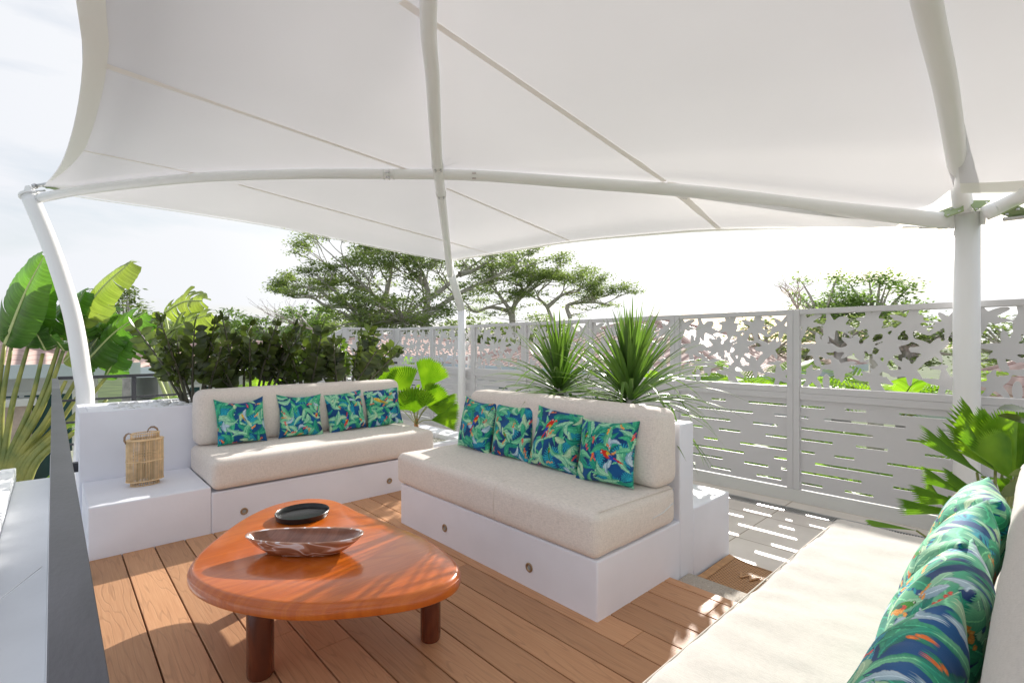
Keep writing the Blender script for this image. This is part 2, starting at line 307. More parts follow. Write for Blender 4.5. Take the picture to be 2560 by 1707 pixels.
def membrane_mat():
    m, nt, b = new_mat('pvc_membrane'); L = nt.links.new
    tc = N(nt, 'ShaderNodeTexCoord'); n = N(nt, 'ShaderNodeTexNoise'); n.inputs['Scale'].default_value = 1.1; n.inputs['Detail'].default_value = 4; L(tc.outputs['Object'], n.inputs['Vector'])
    at_ = N(nt, 'ShaderNodeAttribute'); at_.attribute_name = 'seam'
    n9 = N(nt, 'ShaderNodeTexNoise'); n9.inputs['Scale'].default_value = 2.2; n9.inputs['Detail'].default_value = 5; L(tc.outputs['Object'], n9.inputs['Vector'])
    bp = N(nt, 'ShaderNodeBump'); bp.inputs['Strength'].default_value = .25; bp.inputs['Distance'].default_value = .03; L(n9.outputs['Fac'], bp.inputs['Height']); L(bp.outputs['Normal'], b.inputs['Normal'])
    r = ramp(nt, [(.3, (.735, .73, .74)), (.7, (.765, .76, .77))]); L(n.outputs['Fac'], r.inputs['Fac'])
    mx = N(nt, 'ShaderNodeMix', data_type='RGBA'); mx.inputs['B'].default_value = (.62, .58, .52, 1); L(at_.outputs['Fac'], mx.inputs['Factor']); L(r.outputs['Color'], mx.inputs['A'])
    L(mx.outputs['Result'], b.inputs['Base Color']); b.inputs['Roughness'].default_value = .5; b.inputs['Specular IOR Level'].default_value = .3
    t = N(nt, 'ShaderNodeBsdfTranslucent')
    mm = N(nt, 'ShaderNodeMix', data_type='RGBA', blend_type='MULTIPLY'); mm.inputs['Factor'].default_value = 1; mm.inputs['B'].default_value = (.98, .97, .98, 1); L(mx.outputs['Result'], mm.inputs['A']); L(mm.outputs['Result'], t.inputs['Color'])
    ms = N(nt, 'ShaderNodeMixShader'); ms.inputs['Fac'].default_value = .27; L(b.outputs['BSDF'], ms.inputs[1]); L(t.outputs['BSDF'], ms.inputs[2])
    L(ms.outputs['Shader'], nt.nodes['Material Output'].inputs['Surface'])
    return m
M['membrane'] = membrane_mat()
def hem_mat(name, c, tr):
    m, nt, b = new_mat(name); L = nt.links.new
    b.inputs['Base Color'].default_value = (*c, 1); b.inputs['Roughness'].default_value = .5
    t = N(nt, 'ShaderNodeBsdfTranslucent'); t.inputs['Color'].default_value = (*c, 1)
    ms = N(nt, 'ShaderNodeMixShader'); ms.inputs['Fac'].default_value = tr; L(b.outputs['BSDF'], ms.inputs[1]); L(t.outputs['BSDF'], ms.inputs[2])
    L(ms.outputs['Shader'], nt.nodes['Material Output'].inputs['Surface']); return m
M['hem'] = hem_mat('membrane_hem', (.93, .93, .88), .18)
M['seam'] = hem_mat('membrane_seam_band', (.97, .935, .895), .17)
M['plate'] = mat('plate_green_reflection', (.28, .36, .17), .35, .05, 5, metal=.2)  # reflection of the plants below, put into the metal plate's colour as green

M['banana'] = leaf_mat('banana_leaf', (.075, .19, .03), (.14, .28, .055), .45, .32, 2, .2)
M['banana_y'] = leaf_mat('banana_leaf_yellowing', (.24, .31, .08), (.36, .42, .13), .45, .35, 2, .25)
def veined(m, freq=330, amt=.3):
    nt = m.node_tree; L = nt.links.new; uv = N(nt, 'ShaderNodeUVMap'); sp = N(nt, 'ShaderNodeSeparateXYZ'); L(uv.outputs['UV'], sp.inputs[0])
    q = N(nt, 'ShaderNodeMath', operation='MULTIPLY'); q.inputs[1].default_value = freq; L(sp.outputs['X'], q.inputs[0]); sn = N(nt, 'ShaderNodeMath', operation='SINE'); L(q.outputs[0], sn.inputs[0])
    nz = N(nt, 'ShaderNodeTexNoise'); nz.inputs['Scale'].default_value = 1; mp = N(nt, 'ShaderNodeMapping'); mp.inputs['Scale'].default_value = (38, 2.5, 1); L(uv.outputs['UV'], mp.inputs['Vector']); L(mp.outputs['Vector'], nz.inputs['Vector'])
    ad = N(nt, 'ShaderNodeMath', operation='MULTIPLY_ADD'); ad.inputs[1].default_value = .12; L(sn.outputs[0], ad.inputs[0]); L(nz.outputs['Fac'], ad.inputs[2])
    mr = N(nt, 'ShaderNodeMapRange'); mr.inputs['From Min'].default_value = .3; mr.inputs['From Max'].default_value = .7; mr.inputs['To Min'].default_value = 1-amt; mr.inputs['To Max'].default_value = 1+amt*.6; L(ad.outputs[0], mr.inputs['Value'])
    hs = [x for x in nt.nodes if x.bl_idname == 'ShaderNodeHueSaturation'][0]; src = hs.inputs['Color'].links[0].from_socket
    v = N(nt, 'ShaderNodeVectorMath', operation='SCALE'); L(src, v.inputs[0]); L(mr.outputs['Result'], v.inputs['Scale']); L(v.outputs[0], hs.inputs['Color'])
    b = nt.nodes['Principled BSDF']; bp = N(nt, 'ShaderNodeBump'); bp.inputs['Strength'].default_value = .3; bp.inputs['Distance'].default_value = .006; L(ad.outputs[0], bp.inputs['Height']); L(bp.outputs['Normal'], b.inputs['Normal'])
veined(M['banana']); veined(M['banana_y'])
M['banana_rib'] = mat('banana_rib', (.52, .58, .26), .4, .1, 5)
M['stalk'] = mat('palm_stalk', (.22, .30, .09), .42, .3, 4, c2=(.40, .38, .10))
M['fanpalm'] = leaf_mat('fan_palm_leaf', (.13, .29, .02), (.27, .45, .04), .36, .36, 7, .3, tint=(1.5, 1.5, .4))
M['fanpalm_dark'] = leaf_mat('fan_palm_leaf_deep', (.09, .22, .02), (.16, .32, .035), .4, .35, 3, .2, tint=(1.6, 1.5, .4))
M['palmstem'] = mat('palm_petiole', (.20, .22, .06), .5, .2, 20)
M['zz'] = leaf_mat('dark_olive_leaf', (.055, .080, .030), (.12, .155, .045), .28, .22, 9, .45)
M['zz_new'] = leaf_mat('fresh_green_leaf', (.13, .22, .04), (.2, .3, .06), .35, .3, 2.5, .3)
M['zzstem'] = mat('dark_stem', (.10, .095, .065), .4, .3, 15)
M['dracaena'] = leaf_mat('strap_leaf', (.10, .19, .045), (.18, .28, .075), .4, .32, 2, .3)
M['tree_leaf'] = leaf_mat('rain_tree_leaf', (.20, .26, .12), (.34, .41, .20), .5, .6, .25, .35, tint=(1.2, 1.3, .6))
M['tree_leaf2'] = leaf_mat('bushy_tree_leaf', (.20, .30, .11), (.34, .46, .18), .5, .6, .4, .35, tint=(1.2, 1.3, .6))
M['bright_leaf'] = leaf_mat('bright_palm_leaf', (.18, .34, .03), (.32, .48, .05), .5, .4, 1, .3)
M['bark'] = mat('grey_bark', (.52, .48, .46), .85, .25, 4, .3, 12)
M['bark_dead'] = mat('dead_branch', (.48, .40, .36), .9, .2, 6)
M['house_wall'] = mat('house_white_wall', (.72, .72, .73), .75, .04, .8)
M['fascia'] = mat('pale_blue_gutter', (.55, .62, .68), .5, .05, 1)
M['glass'] = mat('dark_green_glass', (.03, .08, .085), .25, .3, 1.5, spec=.25)
M['brickpier'] = mat('pink_stone_pier', (.5, .4, .36), .8, .15, 10)
M['grass'] = mat('garden_green', (.06, .11, .025), .95, .4, .5, c2=(.10, .15, .04))

# ------------------------------------------------------------------ ground & terrace structure
g = MB(); g.add([(-900, -900, -3.6), (900, -900, -3.6), (900, 900, -3.6), (-900, 900, -3.6)], [(0, 1, 2, 3)])
tag(g.build('ground', M['grass']), kind='structure')
b = MB(); b.box(-.02, 4.62, -3.0, 8.2, -3.6, -.135); b.box(.0, .1365, -3.0, 3.6, -.135, .004)
tag(b.build('terrace_slab', M['plaster_out'], bevel=.004), kind='structure')
b = MB(); b.box(2.335, 4.53, -3.0, 3.74, -.133, -.107); b.box(.14, 4.53, 4.93, 8.15, -.133, -.107); b.box(3.09, 4.53, 3.742, 4.928, -.133, -.107)
tag(b.build('tile_floor', M['tile']), kind='structure')
# deck boards
b = MB(); rnd = random.Random(4)
for k in range(-1, 15):
    x0 = .139+.1525*k+.003; x1 = x0+.1465
    if k < 0: continue
    if x0 > 2.33: break
    ys = [-3.0, 3.6 if x0 < 1.7 else 3.6]
    cuts = sorted(rnd.uniform(-2.5, 3.3) for _ in range(2))
    if cuts[1]-cuts[0] < .8: cuts = cuts[:1]
    e = [ys[0]]+cuts+[ys[1]]
    for a, c in zip(e[:-1], e[1:]):
        b.box(x0, min(x1, 2.335), a+.001, c-.0006, -.024, 0)
tag(b.build('deck', M['deck'], bevel=.0025), kind='structure')
b = MB(); b.box(.137, 2.333, -3.0, 3.6, -.133, -.03)
tag(b.build('deck_underlay', M['dark']), kind='structure')
# pebble-wash ledge beside the deck
def pebblewash():
    m, nt, b = new_mat('pebble_wash'); L = nt.links.new
    tc = N(nt, 'ShaderNodeTexCoord'); v = N(nt, 'ShaderNodeTexVoronoi'); v.inputs['Scale'].default_value = 170; L(tc.outputs['Object'], v.inputs['Vector'])
    r = ramp(nt, [(0, (.30, .24, .18)), (.35, (.52, .47, .40)), (.7, (.40, .36, .31)), (1, (.62, .58, .52))]); L(v.outputs['Color'], r.inputs['Fac']); L(r.outputs['Color'], b.inputs['Base Color'])
    b.inputs['Roughness'].default_value = .8
    bp = N(nt, 'ShaderNodeBump'); bp.inputs['Strength'].default_value = .5; bp.inputs['Distance'].default_value = .003; L(v.outputs['Distance'], bp.inputs['Height']); L(bp.outputs['Normal'], b.inputs['Normal'])
    return m
M['pebblewash'] = pebblewash()
b = MB(); b.box(2.338, 2.53, -3.0, 1.304, -.105, -.035)
tag(b.build('pebble_ledge', M['pebblewash'], bevel=.01), kind='structure')
# screen kerb
b = MB(); b.box(4.527, 4.62, -3.0, 8.05, -.134, -.004)
tag(b.build('screen_kerb', M['kerb'], bevel=.006), kind='structure')
# drain
t = thing('floor_drain', 'long stainless slotted drain set in the tile floor beside the screen kerb', 'drain', (4.27, 1, -.107))
b = MB(); b.box(4.205, 4.222, -2.9, 4.6, -.106, -.1025); b.box(4.318, 4.335, -2.9, 4.6, -.106, -.1025); b.each('rim', M['steel'], t)
b = MB()
for i in range(340):
    y = -2.2+i*.016; b.box(4.2225, 4.3175, y, y+.0085, -.1065, -.1035)
b.build('grating', M['steel'], t)
b = MB(); b.box(4.2225, 4.3175, -2.9, 4.6, -.1068, -.1066); b.build('channel', M['dark'], t)

# ------------------------------------------------------------------ white masonry benches
t = thing('masonry_bench', 'long white plastered bench along the back, holding the lantern and the left sofa cushions', 'bench', (1.3, 3.9, 0))
b = MB(); b.box(.141, .74, 3.6, 4.298, -.1, .295); b.box(.741, 2.44, 3.6, 4.298, -.1, .255)
smooth_angle(b.build('base', M['plaster'], t, bevel=.009))
def downlight(parent, p, ax):
    a = Vector(ax); e1 = Vector((0, 0, 1)); e2 = a.cross(e1)
    def ring(prof, name, m, par):
        mb = MB(); n = 20; vs = []
        for r, h in prof:
            for j in range(n):
                q = 2*math.pi*j/n; vs.append(Vector(p)+(e1*math.cos(q)+e2*math.sin(q))*r+a*h)
        mb.add(vs, [(i*n+j, i*n+(j+1) % n, (i+1)*n+(j+1) % n, (i+1)*n+j) for i in range(len(prof)-1) for j in range(n)])
        return mb.build(name, m, par, smooth=True)
    r = ring([(.023, 0), (.0235, .004), (.020, .006), (.0125, .0045), (.012, -.004)], 'spotlight', M['brass'], parent)
    ring([(.012, .001), (.006, .002), (.001, .0022)], 'lens', M['glass_lens'], r)
for x in (.929, 1.997): downlight(t, (x, 3.6, .098), (0, -1, 0))
t = thing('planter_box', 'tall white planter wall behind the left sofa, filled with white pebbles', 'planter', (1.2, 4.6, 0))
b = MB(); b.box(.128, 2.41, 4.3, 4.345, -.1, .752); b.box(.128, 2.41, 4.88, 4.925, -.1, .752); b.box(.128, .173, 4.346, 4.879, -.1, .752); b.box(2.365, 2.41, 4.346, 4.879, -.1, .752)
b.box(.174, .60, 4.3455, 4.8795, .69, .749)
smooth_angle(b.build('wall', M['plaster'], t, bevel=.005))
b = MB(); b.box(.602, 2.364, 4.346, 4.879, .6, .72); b.build('soil', M['soil'], t)
def pebbles(name, m, x0, x1, y0, y1, z, n, r0, r1, seed):
    rnd = random.Random(seed); b = MB()
    ico = bmesh.new(); bmesh.ops.create_icosphere(ico, subdivisions=2, radius=1); vs = [v.co.copy() for v in ico.verts]; fs = [[v.index for v in f.verts] for f in ico.faces]; ico.free()
    for i in range(n):
        r = rnd.uniform(r0, r1); c = Vector((rnd.uniform(x0, x1), rnd.uniform(y0, y1), z+rnd.uniform(0, r*.6)))
        mt = Matrix.Rotation(rnd.uniform(0, 6), 3, 'Z') @ Matrix.Rotation(rnd.uniform(-.4, .4), 3, 'X'); s = Vector((rnd.uniform(.8, 1.4), rnd.uniform(.7, 1.1), rnd.uniform(.5, .75)))*r
        b.add([c+mt @ Vector((v.x*s.x, v.y*s.y, v.z*s.z)) for v in vs], fs)
    return b.build(name, m, smooth=True)
tag(pebbles('pebbles', M['pebble_white'], .32, 2.34, 4.37, 4.86, .728, 750, .018, .032, 1), kind='stuff', label='white pebbles filling the top of the tall planter behind the left sofa')

t = thing('masonry_bench', 'white plastered bench with raised back wall and rear block, under the middle sofa cushions', 'bench', (2.3, 2.1, 0))
b = MB(); b.box(1.722, 2.441, 1.306, 2.95, -.106, .262)
b.box(2.442, 2.589, 1.306, 3.1, -.108, .775); b.box(2.5895, 3.05, 1.3065, 2.2, -.108, .297)
smooth_angle(b.build('base', M['plaster'], t, bevel=.009))
for y in (2.437, 1.721): downlight(t, (1.722, y, .102), (-1, 0, 0))
t = thing('planter_box', 'low white planter behind the middle sofa where the two spiky plants grow', 'planter', (2.82, 2.7, 0))
b = MB(); b.box(2.592, 3.05, 2.203, 3.1, -.108, .5); b.build('wall', M['plaster'], t, bevel=.005)
# corner planter with gravel
t = thing('planter_box', 'low square white planter full of gravel in the corner between the two sofas', 'planter', (2.76, 4.3, -.1))
b = MB(); b.box(2.445, 3.085, 3.75, 3.84, -.107, .295); b.box(2.445, 3.085, 4.70, 4.79, -.107, .295); b.box(2.445, 2.50, 3.841, 4.699, -.107, .295); b.box(2.865, 3.085, 3.841, 4.699, -.107, .295)
b.build('wall', M['plaster'], t, bevel=.006)
b = MB(); b.box(2.501, 2.864, 3.842, 4.698, -.1, .24); b.build('soil', M['soil'], t)
tag(pebbles('gravel', M['gravel'], 2.51, 2.855, 3.85, 4.69, .243, 1300, .008, .016, 2), kind='stuff', label='pale gravel inside the low corner planter')
# near bench
t = thing('masonry_bench', 'white plastered bench under the nearest sofa at the right', 'bench', (.9, .2, 0))
b = MB(); b.box(-1.0, 2.44, -.25, .57, -.106, .262); b.box(-1.0, 2.44, -.42, -.252, -.106, .775); smooth_angle(b.build('base', M['plaster'], t, bevel=.009))

# ------------------------------------------------------------------ cushions
def round_box(x0, x1, y0, y1, z0, z1, r, bulge=.006, wr=.003, seed=0, step=.03, tilt=None, pucker=0):
    """soft foam cushion: box with rounded edges, slight crown and shallow creases"""
    dims = [(x0, x1), (y0, y1), (z0, z1)]; co = []
    for a, c in dims:
        h = (c-a)/2; rr = min(r, h*.98); n = max(1, int((2*h-2*rr)/step)); xs = [-h+rr*(1-math.cos(math.pi/2*i/5)) for i in range(5)]
        xs += [-h+rr+(2*h-2*rr)*i/n for i in range(n+1)]; xs += [h-rr*(1-math.cos(math.pi/2*i/5)) for i in range(4, -1, -1)]
        co.append(xs)
    H = [(c-a)/2 for a, c in dims]; C = Vector([(c+a)/2 for a, c in dims]); rr = [min(r, h*.98) for h in H]
    b = MB(); idx = {}
    def vert(i, j, k):
        key = (i, j, k)
        if key in idx: return idx[key]
        p = Vector((co[0][i], co[1][j], co[2][k])); q = Vector([max(-H[a]+rr[a], min(H[a]-rr[a], p[a])) for a in range(3)]); d = p-q
        if d.length > 1e-9:
            d = d.normalized(); p = q+Vector((d.x*rr[0], d.y*rr[1], d.z*rr[2]))
        else: d = Vector((0, 0, 0))
        f = [max(0, 1-(p[a]/H[a])**2) for a in range(3)]
        cr = Vector((p.x/H[0]*f[1]*f[2], p.y/H[1]*f[0]*f[2], p.z/H[2]*math.sqrt(f[0]*f[1])))*bulge
        nz = noise.noise(Vector((p.x*5+seed, p.y*5, p.z*9)))*wr + noise.noise(Vector((p.x*14+seed, p.y*14, p.z*20)))*wr*.45
        P = C+p+cr+d*nz
        if pucker:   # tension creases running in from the sewn front edge
            e = math.exp(-max(0, H[1]-p.y)/.13)*max(0, p.z/H[2]); q_ = noise.noise(Vector((p.x*9+p.y*6, p.y*1.5, seed))); P.z += pucker*e*(1-2*abs(q_)**.6)
            P.y += pucker*.8*noise.noise(Vector((p.x*7, 0, seed+3)))*max(0, p.y/H[1])**4
        if tilt: P = tilt(P)
        b.v.append(tuple(P)); idx[key] = len(b.v)-1; return idx[key]
    n = [len(c)-1 for c in co]
    def face(a, bb, c, d): b.f.append((a, bb, c, d)); b.m.append(0)
    for i in range(n[0]):
        for j in range(n[1]):
            face(vert(i, j, 0), vert(i, j+1, 0), vert(i+1, j+1, 0), vert(i+1, j, 0)); face(vert(i, j, n[2]), vert(i+1, j, n[2]), vert(i+1, j+1, n[2]), vert(i, j+1, n[2]))
    for i in range(n[0]):
        for k in range(n[2]):
            face(vert(i, 0, k), vert(i+1, 0, k), vert(i+1, 0, k+1), vert(i, 0, k+1)); face(vert(i, n[1], k), vert(i, n[1], k+1), vert(i+1, n[1], k+1), vert(i+1, n[1], k))
    for j in range(n[1]):
        for k in range(n[2]):
            face(vert(0, j, k), vert(0, j, k+1), vert(0, j+1, k+1), vert(0, j+1, k)); face(vert(n[0], j, k), vert(n[0], j+1, k), vert(n[0], j+1, k+1), vert(n[0], j, k+1))
    return b
def seam(parent, pts, r=.0022):
    b = MB(); b.tube(pts, r, 6); return b.build('piping', M['piping'], parent, smooth=True)
def sofa_piece(name, b, m, label, cat, pipes=()):
    o = b.build(name, m, smooth=True); tag(o, label, cat)
    for p in pipes: seam(o, p)
    return o
s1 = sofa_piece('seat_cushion', round_box(.742, 2.425, 3.575, 4.285, .268, .462, .045, seed=1), M['linen'], 'long beige linen seat cushion of the left sofa in front of the planter wall', 'cushion')
s2 = sofa_piece('back_cushion', round_box(.752, 2.40, 4.115, 4.282, .466, .868, .06, seed=2), M['linen'], 'beige backrest cushion of the left sofa leaning on the planter', 'cushion')
s3 = sofa_piece('seat_cushion', round_box(1.700, 2.385, 1.298, 2.975, .268, .466, .04, seed=3, bulge=.009), M['linen'], 'thick beige linen seat cushion of the middle sofa with four pillows on it', 'cushion',
                [[(1.745, 1.315, .4675), (2.0, 1.303, .468), (2.36, 1.303, .455)]])
seam(s3, [(1.84, 1.957, .4705), (1.76, 1.957, .4705), (1.722, 1.957, .464), (1.701, 1.957, .447), (1.694, 1.957, .42), (1.6905, 1.957, .365), (1.6935, 1.957, .31), (1.701, 1.957, .285)], .0012)
b = MB(); b.tube([(2.14, 1.2925, .352), (2.24, 1.2915, .358), (2.345, 1.2955, .382)], .004, 8); b.build('zipper', M['zip'], s3, smooth=True)
s4 = sofa_piece('back_cushion', round_box(2.205, 2.405, 1.296, 2.83, .47, .868, .055, seed=4, bulge=.008), M['linen'], 'beige backrest cushion of the middle sofa in front of the spiky plants', 'cushion')
s5 = sofa_piece('seat_cushion', round_box(-1.0, 2.47, -.2, .603, .268, .46, .035, seed=5, bulge=.006, wr=.007, step=.022, pucker=.0055), M['linen_pale'], 'cream canvas seat cushion of the nearest sofa filling the lower right corner', 'cushion',
                [[(2.42, .590, .4555), (2.0, .5945, .4565), (1.2, .5955, .4565), (.4, .5955, .4565), (-.5, .595, .4565)]])
s6 = sofa_piece('back_cushion', round_box(-1.0, 2.20, -.165, .045, .464, .862, .055, seed=6), M['linen_pale'], 'cream backrest cushion of the nearest sofa at the right edge', 'cushion')

# ------------------------------------------------------------------ printed pillows (pattern painted per pillow into vertex colours)
def lin(c): c = np.array(c, float)/255; return np.where(c < .04045, c/12.92, ((c+.055)/1.055)**2.4)
NAVY = lin((12, 88, 148)); NAVY2 = lin((10, 52, 104))
class Canvas:
    def __init__(s, n, seed):
        s.n = n; s.r = np.random.RandomState(seed); yy, xx = np.mgrid[0:n, 0:n]/n; s.X = xx; s.Y = yy
        k = np.zeros((n, n))
        for _ in range(7):
            a = s.r.rand(4)*18; k += np.sin(a[0]*xx+a[1]*yy+a[2])
        k = (k/7+.5).clip(0, 1)[..., None]
        s.im = NAVY2*(1-k)+NAVY*k
    def win(s, cx, cy, R):
        n = s.n; a = max(0, int((cx-R)*n)); b = min(n, int((cx+R)*n)+1); c = max(0, int((cy-R)*n)); d = min(n, int((cy+R)*n)+1)
        return slice(c, d), slice(a, b)
    def loc(s, sl, cx, cy, ang):
        x = s.X[sl]-cx; y = s.Y[sl]-cy; return x*math.cos(ang)+y*math.sin(ang), -x*math.sin(ang)+y*math.cos(ang)
    def put(s, sl, m, c):
        if m.size: s.im[sl] = np.where(m[..., None], c, s.im[sl])
    def leaf(s, cx, cy, ang, ln, wd, bend, c1, c2):
        sl = s.win(cx, cy, ln*.75); u, v = s.loc(sl, cx, cy, ang)
        if not u.size: return
        t = u/ln+.5; v = v-bend*(t-.5)**2*ln*2; tt = t.clip(0, 1)
        wv = wd*(np.sin(np.pi*tt**.8))**.7*(1+.08*np.sin(t*31+s.r.rand()*6))
        m = (np.abs(v) < wv) & (t > 0) & (t < 1)
        sh = (v/(wv+1e-6)*.5+.5).clip(0, 1); vein = .5+.5*np.sin((t*ln*2.2-np.abs(v)*1.4)*240)
        k = (sh*.65+vein*.2+.15*np.sin(t*5+1)).clip(0, 1)[..., None]
        c = c1*(1-k)+c2*k; rib = (np.abs(v) < .0035)[..., None]; c = np.where(rib, c2*1.15, c); edge = (np.abs(v) > wv-.004)[..., None]
        s.put(sl, m, np.where(edge, c*.7, c).clip(0, 1))
    def fan(s, cx, cy, ang, R, c1, c2, sp=1.5):
        sl = s.win(cx, cy, R); u, v = s.loc(sl, cx, cy, ang)
        if not u.size: return
        r = np.hypot(u, v); a = np.arctan2(v, u); st = np.cos(a*26); m = (np.abs(a) < sp) & (r < R*(.8+.2*st)) & ((st > -.3) | (r < R*.45))
        k = (st*.5+.5)[..., None]; s.put(sl, m, c1*(1-k)+c2*k)
    def dot(s, cx, cy, r, c):
        sl = s.win(cx, cy, r*1.3); x, y = s.loc(sl, cx, cy, 0)
        if not x.size: return
        q = x*x+y*y; s.put(sl, q < r*r, c); s.put(sl, q < (r*.45)**2, np.minimum(c*1.5+.05, 1))
    def ell(s, cx, cy, ang, a, b, c):
        sl = s.win(cx, cy, max(a, b)*1.1); u, v = s.loc(sl, cx, cy, ang)
        if u.size:
            st = (.85+.15*np.sin(u*300+v*200))[..., None]; s.put(sl, (u/a)**2+(v/b)**2 < 1, (c*st).clip(0, 1))
    def parrot(s, cx, cy, ang, k=1.0, kind='red'):
        RD, YL, BL = lin((225, 50, 30)), lin((240, 200, 50)), lin((30, 80, 190))
        if kind == 'yellow': RD, YL, BL = lin((235, 190, 50)), lin((250, 220, 110)), lin((205, 160, 50))
        if kind == 'green': RD, YL, BL = lin((60, 160, 50)), lin((225, 80, 60)), lin((30, 110, 80))
        d = Vector((math.cos(ang), math.sin(ang))); n = Vector((-d.y, d.x))
        def P(a, b): return cx+(d.x*a+n.x*b)*k, cy+(d.y*a+n.y*b)*k
        s.ell(*P(.17, 0), ang, .10*k, .014*k, RD); s.ell(*P(.13, .014), ang, .07*k, .012*k, BL)
        s.ell(*P(.05, .01), ang, .075*k, .034*k, BL); s.ell(*P(0, 0), ang+.15, .075*k, .043*k, RD)
        s.ell(*P(.03, -.012), ang+.3, .05*k, .022*k, YL); s.ell(*P(.07, .0), ang+.2, .04*k, .016*k, BL)
        s.ell(*P(-.075, .0), ang, .033*k, .03*k, RD); s.ell(*P(-.088, .008), ang, .012*k, .011*k, lin((240, 235, 225))); s.ell(*P(-.105, -.004), ang+1, .012*k, .008*k, lin((40, 30, 30)))
def paint(seed, birds, n=420, dens=1.0):
    c = Canvas(n, seed); r = c.r
    G = [(lin((18, 130, 105)), lin((80, 200, 150))), (lin((35, 150, 118)), lin((140, 220, 170))), (lin((85, 170, 140)), lin((185, 235, 195))), (lin((8, 112, 105)), lin((45, 175, 140)))]
    PALE = [(lin((120, 165, 185)), lin((205, 222, 232))), (lin((135, 190, 150)), lin((205, 228, 190)))]
    TE = (lin((8, 105, 145)), lin((40, 180, 195)))
    for _ in range(9): c.fan(r.rand(), r.rand(), r.rand()*6.28, .14+.08*r.rand(), *TE)
    for _ in range(int(42*dens)):
        g = G[r.randint(4)]; c.leaf(r.rand()*1.1-.05, r.rand()*1.1-.05, r.rand()*6.28, .24+.16*r.rand(), .035+.03*r.rand(), (r.rand()-.5)*1.6, *g)
    for _ in range(int(9*dens)):
        g = PALE[r.randint(2)]; c.leaf(r.rand(), r.rand(), r.rand()*6.28, .16+.1*r.rand(), .03+.02*r.rand(), (r.rand()-.5)*1.4, *g)
    for _ in range(int(8*dens)):
        g = G[r.randint(3)]; c.leaf(r.rand(), r.rand(), r.rand()*6.28, .22+.1*r.rand(), .032+.02*r.rand(), (r.rand()-.5)*1.8, *g)
    for _ in range(int(9*dens)):
        x, y, a = r.rand(), r.rand(), r.rand()*6.28; cc = [lin((240, 120, 45)), lin((232, 80, 70)), lin((240, 150, 60))][r.randint(3)]
        for i in range(9): c.dot(x+math.cos(a)*i*.012+(r.rand()-.5)*.03, y+math.sin(a)*i*.012+(r.rand()-.5)*.03, .007+.008*r.rand(), cc)
    for q in birds: c.parrot(*q)
    return c.im
def pillow_mat():
    m, nt, b = new_mat('tropical_print_cotton'); L = nt.links.new
    a = N(nt, 'ShaderNodeAttribute'); a.attribute_name = 'print'; L(a.outputs['Color'], b.inputs['Base Color'])
    b.inputs['Roughness'].default_value = .75; b.inputs['Specular IOR Level'].default_value = .3; b.inputs['Sheen Weight'].default_value = .1
    tc = N(nt, 'ShaderNodeTexCoord'); n = N(nt, 'ShaderNodeTexNoise'); n.inputs['Scale'].default_value = 500; L(tc.outputs['Object'], n.inputs['Vector'])
    bp = N(nt, 'ShaderNodeBump'); bp.inputs['Strength'].default_value = .15; bp.inputs['Distance'].default_value = .002; L(n.outputs['Fac'], bp.inputs['Height']); L(bp.outputs['Normal'], b.inputs['Normal'])
    return m
M['print'] = pillow_mat()
